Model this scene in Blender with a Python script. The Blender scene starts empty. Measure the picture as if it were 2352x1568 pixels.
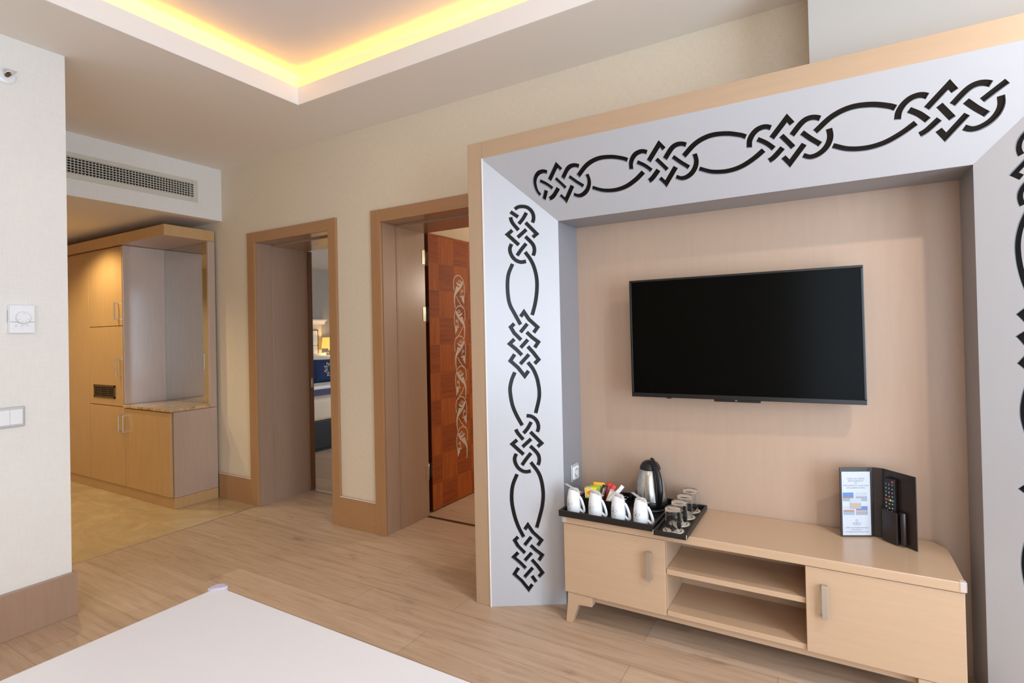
import bpy, bmesh, math, random
from mathutils import Vector, Matrix
from mathutils import noise as mnoise
random.seed(4)
C = bpy.context.scene.collection
PI = math.pi

# ------------------------------------------------------------------ camera, world, exposure, large lights
cam_data = bpy.data.cameras.new('camera')
cam = bpy.data.objects.new('camera', cam_data); C.objects.link(cam)
_F = Vector((-0.50754418, 0.86157653, 0.00920825)); _R = Vector((0.8613132, 0.50761893, -0.0215082)); _U = Vector((0.02320524, 0.00298518, 0.99972627))
cam.matrix_world = Matrix(((_R.x, _U.x, -_F.x, 4.33470), (_R.y, _U.y, -_F.y, -2.63127), (_R.z, _U.z, -_F.z, 1.32182), (0, 0, 0, 1)))
cam_data.sensor_width = 36.0
cam_data.lens = 1234.707 / 2352 * 36.0
cam_data.shift_x = 0.0
cam_data.shift_y = -33.065 / 2352
cam_data.clip_start = 0.02
bpy.context.scene.camera = cam

sc = bpy.context.scene
sc.view_settings.view_transform = 'Standard'
sc.view_settings.look = 'None'
sc.view_settings.gamma = 1.0
sc.view_settings.use_curve_mapping = False
sc.view_settings.exposure = 0.20
try:
    sc.cycles.use_denoising = True
    sc.cycles.max_bounces = 10
    sc.cycles.diffuse_bounces = 6
    sc.cycles.sample_clamp_indirect = 6.0
    sc.cycles.caustics_reflective = False
    sc.cycles.caustics_refractive = False
except Exception:
    pass

world = bpy.data.worlds.new('daylight'); sc.world = world
world.use_nodes = True
bg = world.node_tree.nodes['Background']
bg.inputs[0].default_value = (0.62, 0.78, 1.0, 1)
bg.inputs[1].default_value = 1.2

def area(name, loc, size, energy, color, direction, spread=180):
    l = bpy.data.lights.new(name, 'AREA'); l.shape = 'RECTANGLE'; l.size, l.size_y = size
    l.energy = energy; l.color = color; l.spread = math.radians(spread)
    o = bpy.data.objects.new(name, l); C.objects.link(o); o.location = loc
    o.rotation_euler = Vector(direction).to_track_quat('-Z', 'Z' if abs(direction[2]) < .9 else 'Y').to_euler()
    return o
def spot(name, loc, energy, color, direction=(0, 0, -1), angle=120, blend=.6, radius=.04):
    l = bpy.data.lights.new(name, 'SPOT'); l.energy = energy; l.color = color
    l.spot_size = math.radians(angle); l.spot_blend = blend; l.shadow_soft_size = radius
    o = bpy.data.objects.new(name, l); C.objects.link(o); o.location = loc
    o.rotation_euler = Vector(direction).to_track_quat('-Z', 'Y').to_euler()
    return o
# daylight through the right window; unseen fill added at the wall behind the camera
area('window_daylight', (6.56, -2.3, 1.25), (2.2, 1.9), 110, (0.68, 0.84, 1.0), (-1, 0.0, 0.0))
area('rear_fill', (5.3, -4.72, 1.3), (1.9, 2.1), 33, (0.80, 0.90, 1.0), (0, 1, 0))
# warm ceiling downlights of the room
WARM = (1.0, 0.80, 0.58)
spot('ceiling_downlight', (5.37, -1.43, 2.925), 92, (1.0, .88, .76), radius=.04, angle=150)
spot('ceiling_downlight', (3.3, -3.7, 2.70), 26, WARM, radius=.05, angle=150)
spot('ceiling_downlight', (5.6, -3.7, 2.70), 26, WARM, radius=.05, angle=150)
# hall downlights
spot('hall_downlight', (-1.05, -0.80, 2.28), 46, (1.0, 0.82, 0.46), radius=.03, angle=140)
spot('hall_downlight', (-0.6, -1.9, 2.28), 34, (1.0, 0.82, 0.52), radius=.03, angle=150)
spot('hall_downlight', (-2.1, -1.5, 2.28), 34, (1.0, 0.82, 0.50), radius=.03, angle=150)
# unseen lights set inside the bedroom and second room
area('bedroom_light', (1.2, 3.2, 1.3), (1.6, 1.6), 34, (0.85, 0.92, 1.0), (-1, 0, 0))
_l = bpy.data.lights.new('second_room_light', 'POINT'); _l.energy = 46; _l.color = (1.0, .86, .70); _l.shadow_soft_size = .15
_o = bpy.data.objects.new('second_room_light', _l); C.objects.link(_o); _o.location = (3.3, 2.6, 1.9)

# ------------------------------------------------------------------ materials
def lin(c):
    return tuple((v / 255 / 12.92) if v / 255 <= .04045 else ((v / 255 + .055) / 1.055) ** 2.4 for v in c) + (1,)
def base_mat(name, rgb, rough=.5, metal=0.0, spec=.5, coat=0.0, coat_rough=.1):
    m = bpy.data.materials.new(name); m.use_nodes = True
    b = m.node_tree.nodes['Principled BSDF']
    b.inputs['Base Color'].default_value = lin(rgb); b.inputs['Roughness'].default_value = rough
    b.inputs['Metallic'].default_value = metal; b.inputs['Specular IOR Level'].default_value = spec
    b.inputs['Coat Weight'].default_value = coat; b.inputs['Coat Roughness'].default_value = coat_rough
    return m, m.node_tree, b
def tex_nodes(nt, scale=(1, 1, 1), rot=(0, 0, 0)):
    tc = nt.nodes.new('ShaderNodeTexCoord'); mp = nt.nodes.new('ShaderNodeMapping')
    mp.inputs['Scale'].default_value = scale; mp.inputs['Rotation'].default_value = rot
    nt.links.new(tc.outputs['Object'], mp.inputs['Vector']); return mp
def noise(nt, vec, scale, detail=4, rough=.6, dist=0.0):
    n = nt.nodes.new('ShaderNodeTexNoise'); n.inputs['Scale'].default_value = scale
    n.inputs['Detail'].default_value = detail; n.inputs['Roughness'].default_value = rough
    n.inputs['Distortion'].default_value = dist
    nt.links.new(vec.outputs[0], n.inputs['Vector']); return n
def ramp(nt, src, stops):
    r = nt.nodes.new('ShaderNodeValToRGB'); e = r.color_ramp.elements
    while len(e) < len(stops): e.new(.5)
    for k, (p, c) in enumerate(stops): e[k].position = p; e[k].color = lin(c) if len(c) == 3 else c
    nt.links.new(src, r.inputs[0]); return r
def bump(nt, src, b, strength=.1, dist=.002):
    bp = nt.nodes.new('ShaderNodeBump'); bp.inputs['Strength'].default_value = strength; bp.inputs['Distance'].default_value = dist
    nt.links.new(src, bp.inputs['Height']); nt.links.new(bp.outputs[0], b.inputs['Normal'])
def grain(name, lo, hi, axis='z', rough=.35, scale=7, stretch=16, coat=0.0, spec=.5, metal=0.0, bmp=.05):
    m, nt, b = base_mat(name, hi, rough, metal, spec, coat)
    s = {'x': (1, stretch, stretch), 'y': (stretch, 1, stretch), 'z': (stretch, stretch, 1)}[axis]
    mp = tex_nodes(nt, s); n = noise(nt, mp, scale, 6, .62, .4)
    r = ramp(nt, n.outputs[0], [(.3, lo), (.7, hi)])
    nt.links.new(r.outputs[0], b.inputs['Base Color']); bump(nt, n.outputs[0], b, bmp, .001)
    return m
M = {}
def linen(name, rgb, dark):
    m, nt, b = base_mat(name, rgb, .85, spec=.2)
    mp = tex_nodes(nt, (1, 1, 14)); n1 = noise(nt, mp, 26, 3, .6)
    mp2 = tex_nodes(nt, (14, 14, 1)); n2 = noise(nt, mp2, 26, 3, .6)
    mx = nt.nodes.new('ShaderNodeMath'); mx.operation = 'ADD'
    nt.links.new(n1.outputs[0], mx.inputs[0]); nt.links.new(n2.outputs[0], mx.inputs[1])
    ml = nt.nodes.new('ShaderNodeMath'); ml.operation = 'MULTIPLY'; ml.inputs[1].default_value = .5
    nt.links.new(mx.outputs[0], ml.inputs[0])
    r = ramp(nt, ml.outputs[0], [(.35, dark), (.62, rgb)])
    nt.links.new(r.outputs[0], b.inputs['Base Color']); bump(nt, ml.outputs[0], b, .12, .001)
    return m
M['wallpaper'] = linen('linen_wallpaper', (226, 214, 194), (214, 202, 182))
M['wallpaper_left'] = linen('linen_wallpaper_pale', (230, 228, 224), (224, 221, 216))
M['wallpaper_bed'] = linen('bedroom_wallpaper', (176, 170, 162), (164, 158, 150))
M['ceiling'] = base_mat('ceiling_paint', (236, 230, 223), .8, spec=.2)[0]
M['ceiling_upper'] = base_mat('ceiling_paint_upper', (228, 222, 220), .75, spec=.2)[0]
M['fascia'] = base_mat('white_gloss_paint', (238, 234, 230), .45)[0]
M['lacquer'] = grain('beige_lacquer', (177, 149, 121), (181, 153, 125), 'z', .42, 5, 14)
M['casing'] = grain('brown_casing_lacquer', (168, 127, 88), (174, 133, 94), 'z', .4, 5, 14)
M['casing_x'] = grain('brown_casing_lacquer_horizontal', (168, 127, 88), (174, 133, 94), 'x', .4, 5, 14)
M['lacquer_x'] = grain('beige_lacquer_horizontal', (177, 149, 121), (181, 153, 125), 'x', .42, 5, 14)
M['console'] = grain('console_beech', (188, 158, 129), (192, 162, 133), 'x', .30, 5, 16, coat=.25)
M['niche'] = grain('niche_panel', (180, 154, 134), (184, 158, 138), 'z', .36, 3, 10)
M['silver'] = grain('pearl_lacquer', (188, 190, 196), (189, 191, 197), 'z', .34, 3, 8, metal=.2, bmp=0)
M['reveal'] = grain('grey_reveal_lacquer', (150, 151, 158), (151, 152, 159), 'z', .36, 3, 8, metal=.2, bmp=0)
M['wardrobe'] = grain('wardrobe_veneer', (188, 150, 104), (196, 158, 113), 'z', .30, 3, 9, coat=.2)
M['wardrobe_in'] = grain('wardrobe_interior', (206, 186, 174), (213, 194, 183), 'z', .26, 4, 12, coat=.5)
M['wardrobe_side'] = grain('wardrobe_side_lacquer', (178, 155, 138), (184, 161, 144), 'z', .3, 4, 12, coat=.3)
M['headboard'] = base_mat('headboard_paint', (214, 198, 184), .45)[0]
M['grille'] = base_mat('grille_paint', (206, 202, 190), .45)[0]
M['jamb'] = grain('jamb_lacquer', (156, 128, 108), (162, 134, 114), 'z', .28, 4, 14, coat=.3)
M['black_glass'] = base_mat('black_gloss', (8, 10, 13), .22, spec=.32)[0]
M['tv_screen'] = base_mat('tv_screen', (1, 1, 1), .18, spec=.08)[0]
M['tv_case'] = base_mat('tv_case', (9, 9, 11), .25)[0]
M['black_plastic'] = base_mat('black_plastic', (16, 16, 18), .35)[0]
M['tray'] = grain('tray_leatherette', (20, 17, 17), (30, 25, 25), 'x', .38, 40, 1)
M['steel'] = grain('brushed_steel', (178, 178, 176), (206, 204, 200), 'z', .24, 9, 22, metal=1.0, bmp=.03)
M['chrome'] = base_mat('satin_chrome', (205, 200, 192), .32, .9)[0]
M['silver_plastic'] = base_mat('silver_plastic', (196, 198, 202), .3, .35)[0]
M['porcelain'] = base_mat('white_porcelain', (232, 234, 238), .12, coat=.5)[0]
M['white_plastic'] = base_mat('white_plastic', (232, 234, 238), .35)[0]
M['white_table'] = base_mat('white_lacquer_top', (208, 208, 213), .28)[0]
M['grey_line'] = base_mat('grey_print', (120, 112, 104), .6)[0]
M['dark_line'] = base_mat('dark_gap', (24, 20, 18), .8)[0]
M['paper'] = base_mat('white_paper', (188, 194, 205), .5)[0]
M['paper_cream'] = base_mat('cream_card', (226, 216, 196), .7)[0]
M['ink'] = base_mat('grey_ink', (128, 132, 148), .7)[0]
M['leather'] = grain('brown_leatherette', (30, 20, 18), (40, 28, 25), 'z', .33, 60, 1)
M['mirror'] = base_mat('mirror_glass', (215, 216, 214), .03, 1.0)[0]
M['navy'] = grain('navy_fabric', (22, 44, 84), (28, 56, 104), 'x', .8, 60, 1)
M['navy_dark'] = grain('navy_leather', (9, 12, 24), (13, 18, 33), 'x', .55, 40, 1)
M['linen_white'] = base_mat('white_bed_linen', (240, 240, 238), .8)[0]
M['cream_cloth'] = grain('cream_bedspread', (216, 204, 184), (228, 216, 198), 'y', .8, 20, 4)
M['runner'] = grain('blue_bed_runner', (70, 76, 124), (92, 98, 150), 'y', .7, 24, 5)
M['gold'] = base_mat('gold_thread', (226, 214, 190), .5, .2)[0]
M['brass'] = base_mat('antique_bronze', (110, 84, 52), .35, .8)[0]
M['hinge'] = base_mat('hinge_nickel', (176, 172, 164), .3, 1.0)[0]
M['inlay'] = base_mat('silver_inlay', (190, 184, 176), .55, .0)[0]
for nm, c in dict(red=(206, 52, 44), yellow=(240, 208, 40), green=(150, 186, 44), orange=(236, 176, 40), darkbrown=(44, 26, 22), white=(236, 232, 228), blue=(70, 150, 220), dgreen=(50, 130, 84), pink=(214, 190, 188)).items():
    M[nm] = base_mat('print_' + nm, c, .35)[0]
def glassy(name, rgb, rough=.02, ior=1.45):
    m, nt, b = base_mat(name, rgb, rough); b.inputs['Transmission Weight'].default_value = 1.0; b.inputs['IOR'].default_value = ior
    return m
M['glass'] = glassy('clear_glass', (252, 254, 254), .02, 1.22)
M['clear_plastic'] = glassy('clear_soft_plastic', (236, 234, 246), .3, 1.2)
m, nt, b = base_mat('film', (240, 240, 246), .25); b.inputs['Alpha'].default_value = .35; M['film'] = m
m, nt, b = base_mat('milky_guard', (196, 192, 214), .2); b.inputs['Alpha'].default_value = .6; M['guard'] = m
def emis(name, rgb, strength):
    m, nt, b = base_mat(name, rgb); b.inputs['Emission Color'].default_value = lin(rgb); b.inputs['Emission Strength'].default_value = strength; return m
M['led'] = emis('warm_led_strip', (255, 200, 46), 15.0)
M['lamp_shade'] = emis('lit_lamp_shade', (226, 186, 92), 1.0)

# oak laminate planks along X
m, nt, b = base_mat('oak_laminate', (176, 142, 110), .42, spec=.4)
mp = tex_nodes(nt)
bk = nt.nodes.new('ShaderNodeTexBrick'); bk.inputs['Scale'].default_value = 1.0
bk.inputs['Brick Width'].default_value = 1.38; bk.inputs['Row Height'].default_value = .192
bk.inputs['Mortar Size'].default_value = .0011; bk.inputs['Mortar Smooth'].default_value = .3; bk.offset = .37; bk.offset_frequency = 2
bk.inputs['Color1'].default_value = lin((204, 181, 159)); bk.inputs['Color2'].default_value = lin((192, 168, 145)); bk.inputs['Mortar'].default_value = lin((150, 124, 100))
nt.links.new(mp.outputs[0], bk.inputs['Vector'])
mp2 = tex_nodes(nt, (1.0, 13, 1)); g1 = noise(nt, mp2, 2.6, 9, .66, .35)
r1 = ramp(nt, g1.outputs[0], [(.28, (206, 190, 176)), (.5, (238, 230, 222)), (.72, (255, 252, 250))])
mp3 = tex_nodes(nt, (1.3, 5.0, 1)); g2 = noise(nt, mp3, 2.3, 5, .55, .3)
r2 = ramp(nt, g2.outputs[0], [(.0, (255, 255, 255)), (.62, (255, 255, 255)), (.78, (160, 134, 112))])
mx = nt.nodes.new('ShaderNodeMix'); mx.data_type = 'RGBA'; mx.blend_type = 'MULTIPLY'; mx.inputs[0].default_value = .8
nt.links.new(bk.outputs[0], mx.inputs[6]); nt.links.new(r1.outputs[0], mx.inputs[7])
mx2 = nt.nodes.new('ShaderNodeMix'); mx2.data_type = 'RGBA'; mx2.blend_type = 'MULTIPLY'; mx2.inputs[0].default_value = .6
nt.links.new(mx.outputs[2], mx2.inputs[6]); nt.links.new(r2.outputs[0], mx2.inputs[7])
nt.links.new(mx2.outputs[2], b.inputs['Base Color']); bump(nt, g1.outputs[0], b, .06, .001)
M['oak'] = m
# polished beige marble tiles of the hall
m, nt, b = base_mat('beige_marble_tile', (204, 176, 134), .16, spec=.5)
mp = tex_nodes(nt, (1, 1.6, 1), (0, 0, .5)); n1 = noise(nt, mp, 2.6, 8, .66, 1.6)
r = ramp(nt, n1.outputs[0], [(.3, (184, 160, 122)), (.5, (196, 172, 134)), (.7, (208, 186, 149))])
mpt = tex_nodes(nt); bk = nt.nodes.new('ShaderNodeTexBrick'); bk.offset = 0.0
bk.inputs['Scale'].default_value = 1; bk.inputs['Brick Width'].default_value = .6; bk.inputs['Row Height'].default_value = .6; bk.inputs['Mortar Size'].default_value = .0015
bk.inputs['Color1'].default_value = (1, 1, 1, 1); bk.inputs['Color2'].default_value = (.96, .95, .93, 1); bk.inputs['Mortar'].default_value = (.72, .66, .56, 1)
nt.links.new(mpt.outputs[0], bk.inputs['Vector'])
mx = nt.nodes.new('ShaderNodeMix'); mx.data_type = 'RGBA'; mx.blend_type = 'MULTIPLY'; mx.inputs[0].default_value = 1
nt.links.new(r.outputs[0], mx.inputs[6]); nt.links.new(bk.outputs[0], mx.inputs[7]); nt.links.new(mx.outputs[2], b.inputs['Base Color'])
M['tile'] = m
m, nt, b = base_mat('brown_marble_slab', (190, 160, 124), .1, spec=.6)
mp = tex_nodes(nt); n1 = noise(nt, mp, 14, 8, .7, 1.2)
r = ramp(nt, n1.outputs[0], [(.32, (134, 98, 62)), (.5, (190, 158, 118)), (.68, (216, 192, 158))]); nt.links.new(r.outputs[0], b.inputs['Base Color'])
M['marble'] = m
# mahogany veneer laid as a basket of squares with alternating grain
m, nt, b = base_mat('mahogany_parquet_veneer', (120, 62, 30), .6, coat=.0, spec=.3)
mpc = tex_nodes(nt, (1, 1 / .19, 1 / .207)); mpc.inputs['Location'].default_value = (0.5, .37, .03)
ck = nt.nodes.new('ShaderNodeTexChecker'); ck.inputs['Scale'].default_value = 1.0; nt.links.new(mpc.outputs[0], ck.inputs['Vector'])
ck.inputs['Color1'].default_value = (0, 0, 0, 1); ck.inputs['Color2'].default_value = (1, 1, 1, 1)
ga = noise(nt, tex_nodes(nt, (20, 20, 1.4)), 2.5, 6, .6, .5); gb = noise(nt, tex_nodes(nt, (20, 1.4, 20)), 2.5, 6, .6, .5)
ra = ramp(nt, ga.outputs[0], [(.3, (140, 66, 20)), (.7, (172, 94, 34))]); rb = ramp(nt, gb.outputs[0], [(.3, (122, 54, 18)), (.7, (154, 78, 28))])
mx = nt.nodes.new('ShaderNodeMix'); mx.data_type = 'RGBA'
nt.links.new(ck.outputs[1], mx.inputs[0]); nt.links.new(ra.outputs[0], mx.inputs[6]); nt.links.new(rb.outputs[0], mx.inputs[7])
nt.links.new(mx.outputs[2], b.inputs['Base Color']); M['mahogany'] = m
M['jamb_dark'] = base_mat('dark_brown_edge', (112, 76, 50), .35)[0]
M['mahogany_edge'] = grain('mahogany_edge', (58, 22, 12), (80, 34, 18), 'z', .35, 6, 14)

# ------------------------------------------------------------------ mesh helpers
def BM(): return bmesh.new()
def box(bm, x0, x1, y0, y1, z0, z1, mtx=None):
    vs = [bm.verts.new(v) for v in ((x0, y0, z0), (x1, y0, z0), (x1, y1, z0), (x0, y1, z0), (x0, y0, z1), (x1, y0, z1), (x1, y1, z1), (x0, y1, z1))]
    for f in ((3, 2, 1, 0), (4, 5, 6, 7), (0, 1, 5, 4), (1, 2, 6, 5), (2, 3, 7, 6), (3, 0, 4, 7)): bm.faces.new([vs[i] for i in f])
    if mtx is not None: bmesh.ops.transform(bm, matrix=mtx, verts=vs)
    return vs
def prism(bm, poly, h0, h1, fn):
    """poly: 2D points; fn(a, b, h) -> 3D"""
    area2 = sum(poly[i][0] * poly[(i + 1) % len(poly)][1] - poly[(i + 1) % len(poly)][0] * poly[i][1] for i in range(len(poly)))
    if area2 < 0: poly = poly[::-1]
    lo = [bm.verts.new(fn(a, b, h0)) for a, b in poly]; hi = [bm.verts.new(fn(a, b, h1)) for a, b in poly]
    n = len(poly)
    bm.faces.new(lo[::-1]); bm.faces.new(hi)
    for i in range(n): bm.faces.new((lo[i], lo[(i + 1) % n], hi[(i + 1) % n], hi[i]))
    return lo + hi
def lathe(bm, prof, seg=40, loc=(0, 0, 0), close=False):
    rings = []
    for r, z in prof:
        if r < 1e-6: rings.append([bm.verts.new((loc[0], loc[1], loc[2] + z))])
        else: rings.append([bm.verts.new((loc[0] + r * math.cos(2 * PI * i / seg), loc[1] + r * math.sin(2 * PI * i / seg), loc[2] + z)) for i in range(seg)])
    pairs = list(zip(rings, rings[1:])) + ([(rings[-1], rings[0])] if close else [])
    for a, b in pairs:
        for i in range(seg):
            j = (i + 1) % seg
            if len(a) == 1 and len(b) == 1: continue
            if len(a) == 1: f = bm.faces.new((a[0], b[j], b[i]))
            elif len(b) == 1: f = bm.faces.new((a[i], a[j], b[0]))
            else: f = bm.faces.new((a[i], a[j], b[j], b[i]))
            f.smooth = True
def tube(bm, pts, r, seg=10, flat=1.0, up=None):
    pts = [Vector(p) for p in pts]; rr = r if isinstance(r, (list, tuple)) else [r] * len(pts); rings = []; prev = None
    for i, p in enumerate(pts):
        t = (pts[min(i + 1, len(pts) - 1)] - pts[max(i - 1, 0)]).normalized()
        if prev is None:
            u = Vector(up) if up else (Vector((0, 0, 1)) if abs(t.z) < .9 else Vector((1, 0, 0)))
        else: u = prev
        u = (u - t * u.dot(t)).normalized(); prev = u; v = t.cross(u)
        rings.append([bm.verts.new(p + (u * math.cos(2 * PI * k / seg) + v * math.sin(2 * PI * k / seg) * flat) * rr[i]) for k in range(seg)])
    for a, b in zip(rings, rings[1:]):
        for k in range(seg):
            f = bm.faces.new((a[k], a[(k + 1) % seg], b[(k + 1) % seg], b[k])); f.smooth = True
    bm.faces.new(rings[0][::-1]); bm.faces.new(rings[-1])
def catmull(pts, n=6):
    if len(pts) < 3: return list(pts)
    P = [tuple(2 * a - b for a, b in zip(pts[0], pts[1]))] + list(pts) + [tuple(2 * a - b for a, b in zip(pts[-1], pts[-2]))]
    out = []
    for i in range(1, len(P) - 2):
        for k in range(n):
            t = k / n
            out.append(tuple(.5 * (2 * p1 + (p2 - p0) * t + (2 * p0 - 5 * p1 + 4 * p2 - p3) * t * t + (3 * p1 - p0 - 3 * p2 + p3) * t ** 3) for p0, p1, p2, p3 in zip(P[i - 1], P[i], P[i + 1], P[i + 2])))
    out.append(tuple(pts[-1])); return out
def ribbon(pts, w):
    """2D polygon of constant (or listed) width along a polyline, mitred"""
    n = len(pts); ws = w if isinstance(w, (list, tuple)) else [w] * n; L, Rr = [], []
    for i in range(n):
        p = Vector(pts[i]); d0 = (p - Vector(pts[i - 1])).normalized() if i else None; d1 = (Vector(pts[i + 1]) - p).normalized() if i < n - 1 else None
        d0 = d0 or d1; d1 = d1 or d0
        nrm = Vector((-(d0.y + d1.y), d0.x + d1.x)).normalized(); k = nrm.dot(Vector((-d0.y, d0.x)))
        off = nrm * (ws[i] / 2 / max(k, .35)); L.append(tuple(p + off)); Rr.append(tuple(p - off))
    return L + Rr[::-1]
ORG = {}
def obj(name, bm, mat, parent=None, bevel=0.0, seg=2, smooth=False, label=None, kind=None):
    bmesh.ops.recalc_face_normals(bm, faces=bm.faces[:])
    if parent is not None: bmesh.ops.translate(bm, vec=-ORG[parent], verts=bm.verts[:])
    me = bpy.data.meshes.new(name); bm.to_mesh(me); bm.free()
    for mm in (mat if isinstance(mat, list) else [mat]): me.materials.append(mm)
    if smooth:
        for p in me.polygons: p.use_smooth = True
    o = bpy.data.objects.new(name, me); C.objects.link(o)
    if parent is not None: o.parent = parent; ORG[o] = ORG[parent]
    else: ORG[o] = Vector((0, 0, 0))
    if bevel > 0:
        md = o.modifiers.new('bevel', 'BEVEL'); md.width = bevel; md.segments = seg; md.limit_method = 'ANGLE'; md.angle_limit = math.radians(40)
    if label: o['label'] = label
    if kind: o['kind'] = kind
    return o
def thing(name, label, cat, loc=(0, 0, 0), group=None):
    o = bpy.data.objects.new(name, None); C.objects.link(o); o.empty_display_size = .05
    o.location = loc; ORG[o] = Vector(loc); o['label'] = label; o['category'] = cat
    if group: o['group'] = group
    return o
def tag(o, label, cat, group=None):
    o['label'] = label; o['category'] = cat
    if group: o['group'] = group
    return o
def struct(name, bm, mat, parent=None, bevel=0.0):
    o = obj(name, bm, mat, parent, bevel)
    if parent is None: o['kind'] = 'structure'
    return o
def dup(root, loc, label=None, rotz=None, group=None):
    r = root.copy(); C.objects.link(r); r.location = loc
    if rotz is not None: r.rotation_euler = (0, 0, rotz)
    if label: r['label'] = label
    if group: r['group'] = group
    for ch in list(root.children):
        c = ch.copy(); C.objects.link(c); c.parent = r
        for g in ch.children:
            d = g.copy(); C.objects.link(d); d.parent = c
    return r
def text_into(bm, s, size, mtx, depth=.0004, align='CENTER'):
    cu = bpy.data.curves.new('txt', 'FONT'); cu.body = s; cu.size = size; cu.align_x = align; cu.align_y = 'CENTER'; cu.extrude = depth / 2
    o = bpy.data.objects.new('txt', cu); C.objects.link(o)
    dg = bpy.context.evaluated_depsgraph_get(); me = bpy.data.meshes.new_from_object(o.evaluated_get(dg))
    n0 = len(bm.verts); bm.from_mesh(me); bm.verts.ensure_lookup_table()
    bmesh.ops.transform(bm, matrix=mtx, verts=bm.verts[n0:])
    bpy.data.objects.remove(o); bpy.data.meshes.remove(me); bpy.data.curves.remove(cu)
def frame(o, x, y, z=None):
    x = Vector(x).normalized(); y = Vector(y).normalized(); z = x.cross(y)
    return Matrix(((x.x, y.x, z.x, o[0]), (x.y, y.y, z.y, o[1]), (x.z, y.z, z.z, o[2]), (0, 0, 0, 1)))

# ------------------------------------------------------------------ measured plan (metres)
XL, YL = 1.136, -1.469           # end of the wall with the thermostat
ZC, ZH, ZU = 2.72, 2.294, 2.939  # ceiling, hall ceiling, raised ceiling
XR, YB, XW = 6.6, -4.8, -3.2     # right wall, wall behind the camera, end of the hall
WT, WT2 = .475, .428             # wall thickness at the two doorways
HB = .2036                       # baseboard height
ZT, ZO = 2.149, 2.067            # door casing outside / inside top

# ---- floors
bm = BM()
box(bm, .441, XR, YB, 0, -.05, 0); box(bm, .46, 1.302, 0, WT, -.05, 0); box(bm, 1.80, 2.64, 0, WT2, -.05, 0)
struct('floor', bm, M['oak'])
bm = BM(); box(bm, XW, 1.579, WT, 4.6, -.05, 0); struct('floor_bedroom', bm, M['oak'])
bm = BM(); box(bm, 1.58, 4.6, WT2, 4.6, -.05, 0); struct('floor_second_room', bm, M['oak'])
bm = BM(); box(bm, XW, .441, -3.0, 0, -.05, 0); struct('floor_hall', bm, M['tile'])
bm = BM(); box(bm, .436, .446, -3.0, 0, 0, .0015); struct('trim_1', bm, M['chrome'])
# ---- back wall with two door openings
bm = BM()
box(bm, XW, .46, 0, WT, 0, ZC + .25); box(bm, 1.302, 1.66, 0, WT, 0, ZC + .25); box(bm, 1.66, 1.80, 0, WT2, 0, ZC + .25); box(bm, 2.64, XR, 0, WT2, 0, ZC + .25)
box(bm, .46, 1.302, 0, WT, ZO + .02, ZC + .25); box(bm, 1.80, 2.64, 0, WT2, ZO + .02, ZC + .25)
struct('wall_back', bm, M['wallpaper'])
# ---- projecting beam above the niche surround at the right
bm = BM(); box(bm, 4.295, XR, -.30, -.001, 2.2505, ZC); struct('wall_beam', bm, base_mat('beam_plaster', (184, 181, 176), .8, spec=.2)[0])
# ---- wall with the thermostat
bm = BM(); box(bm, .95, XL, YB, YL, 0, ZC); struct('wall_left', bm, M['wallpaper_left'])
bm = BM(); box(bm, XW, .95, -3.2, -3.0, 0, ZC); struct('wall_hall', bm, M['wallpaper'])
bm = BM(); box(bm, XW - .1, XW, -3.2, 4.6, 0, ZC + .25); struct('wall_far', bm, M['wallpaper'])
# ---- right wall with window opening, wall behind the camera with an opening added at the fill
bm = BM(); box(bm, XR, XR + .2, YB, WT, 0, .28); box(bm, XR, XR + .2, YB, WT, 2.25, ZC + .25)
box(bm, XR, XR + .2, -1.05, WT, .28, 2.25); box(bm, XR, XR + .2, YB, -3.55, .28, 2.25); struct('wall_right', bm, M['wallpaper'])
bm = BM(); box(bm, XL, 4.3, YB - .2, YB, 0, ZC + .25); box(bm, 6.3, XR, YB - .2, YB, 0, ZC + .25); box(bm, 4.3, 6.3, YB - .2, YB, 2.4, ZC + .25); box(bm, 4.3, 6.3, YB - .2, YB, 0, .1)
struct('wall_front', bm, M['wallpaper'])
# ---- ceilings: dropped margin round a raised tray with a lit cove
CX0, CY1, CX1, CY0 = 1.606, -.486, 5.5, -4.0
bm = BM(); g = .07
box(bm, 0, CX0 - g, YB, 0, ZC, ZC + .06); box(bm, CX1 + g, XR, YB, 0, ZC, ZC + .06)
box(bm, CX0 - g, CX1 + g, CY1 + g, 0, ZC, ZC + .06); box(bm, CX0 - g, CX1 + g, YB, CY0 - g, ZC, ZC + .06)
struct('ceiling', bm, M['ceiling'])
bm = BM(); zl = 2.8245
box(bm, CX0 - g, CX0, CY0 - g, CY1 + g, ZC, ZC + .05); box(bm, CX1, CX1 + g, CY0 - g, CY1 + g, ZC, ZC + .05)
box(bm, CX0, CX1, CY1, CY1 + g, ZC, ZC + .05); box(bm, CX0, CX1, CY0 - g, CY0, ZC, ZC + .05)
struct('ceiling_edge', bm, M['ceiling'])
bm = BM(); t = .012
box(bm, CX0 - t, CX0 + .001, CY0 - t, CY1 + t, ZC - .0005, zl); box(bm, CX1 - .001, CX1 + t, CY0 - t, CY1 + t, ZC - .0005, zl)
box(bm, CX0, CX1, CY1 - .001, CY1 + t, ZC - .0005, zl); box(bm, CX0, CX1, CY0 - t, CY0 + .001, ZC - .0005, zl)
struct('trim_2', bm, M['fascia'])
bm = BM()
box(bm, CX0 - g - .02, CX0 - g, CY0 - g, CY1 + g, ZC + .06, ZU); box(bm, CX1 + g, CX1 + g + .02, CY0 - g, CY1 + g, ZC + .06, ZU)
box(bm, CX0 - g, CX1 + g, CY1 + g, CY1 + g + .02, ZC + .06, ZU); box(bm, CX0 - g, CX1 + g, CY0 - g - .02, CY0 - g, ZC + .06, ZU)
box(bm, XW, XR + .2, YB - .2, WT, ZU, ZU + .05)
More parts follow.
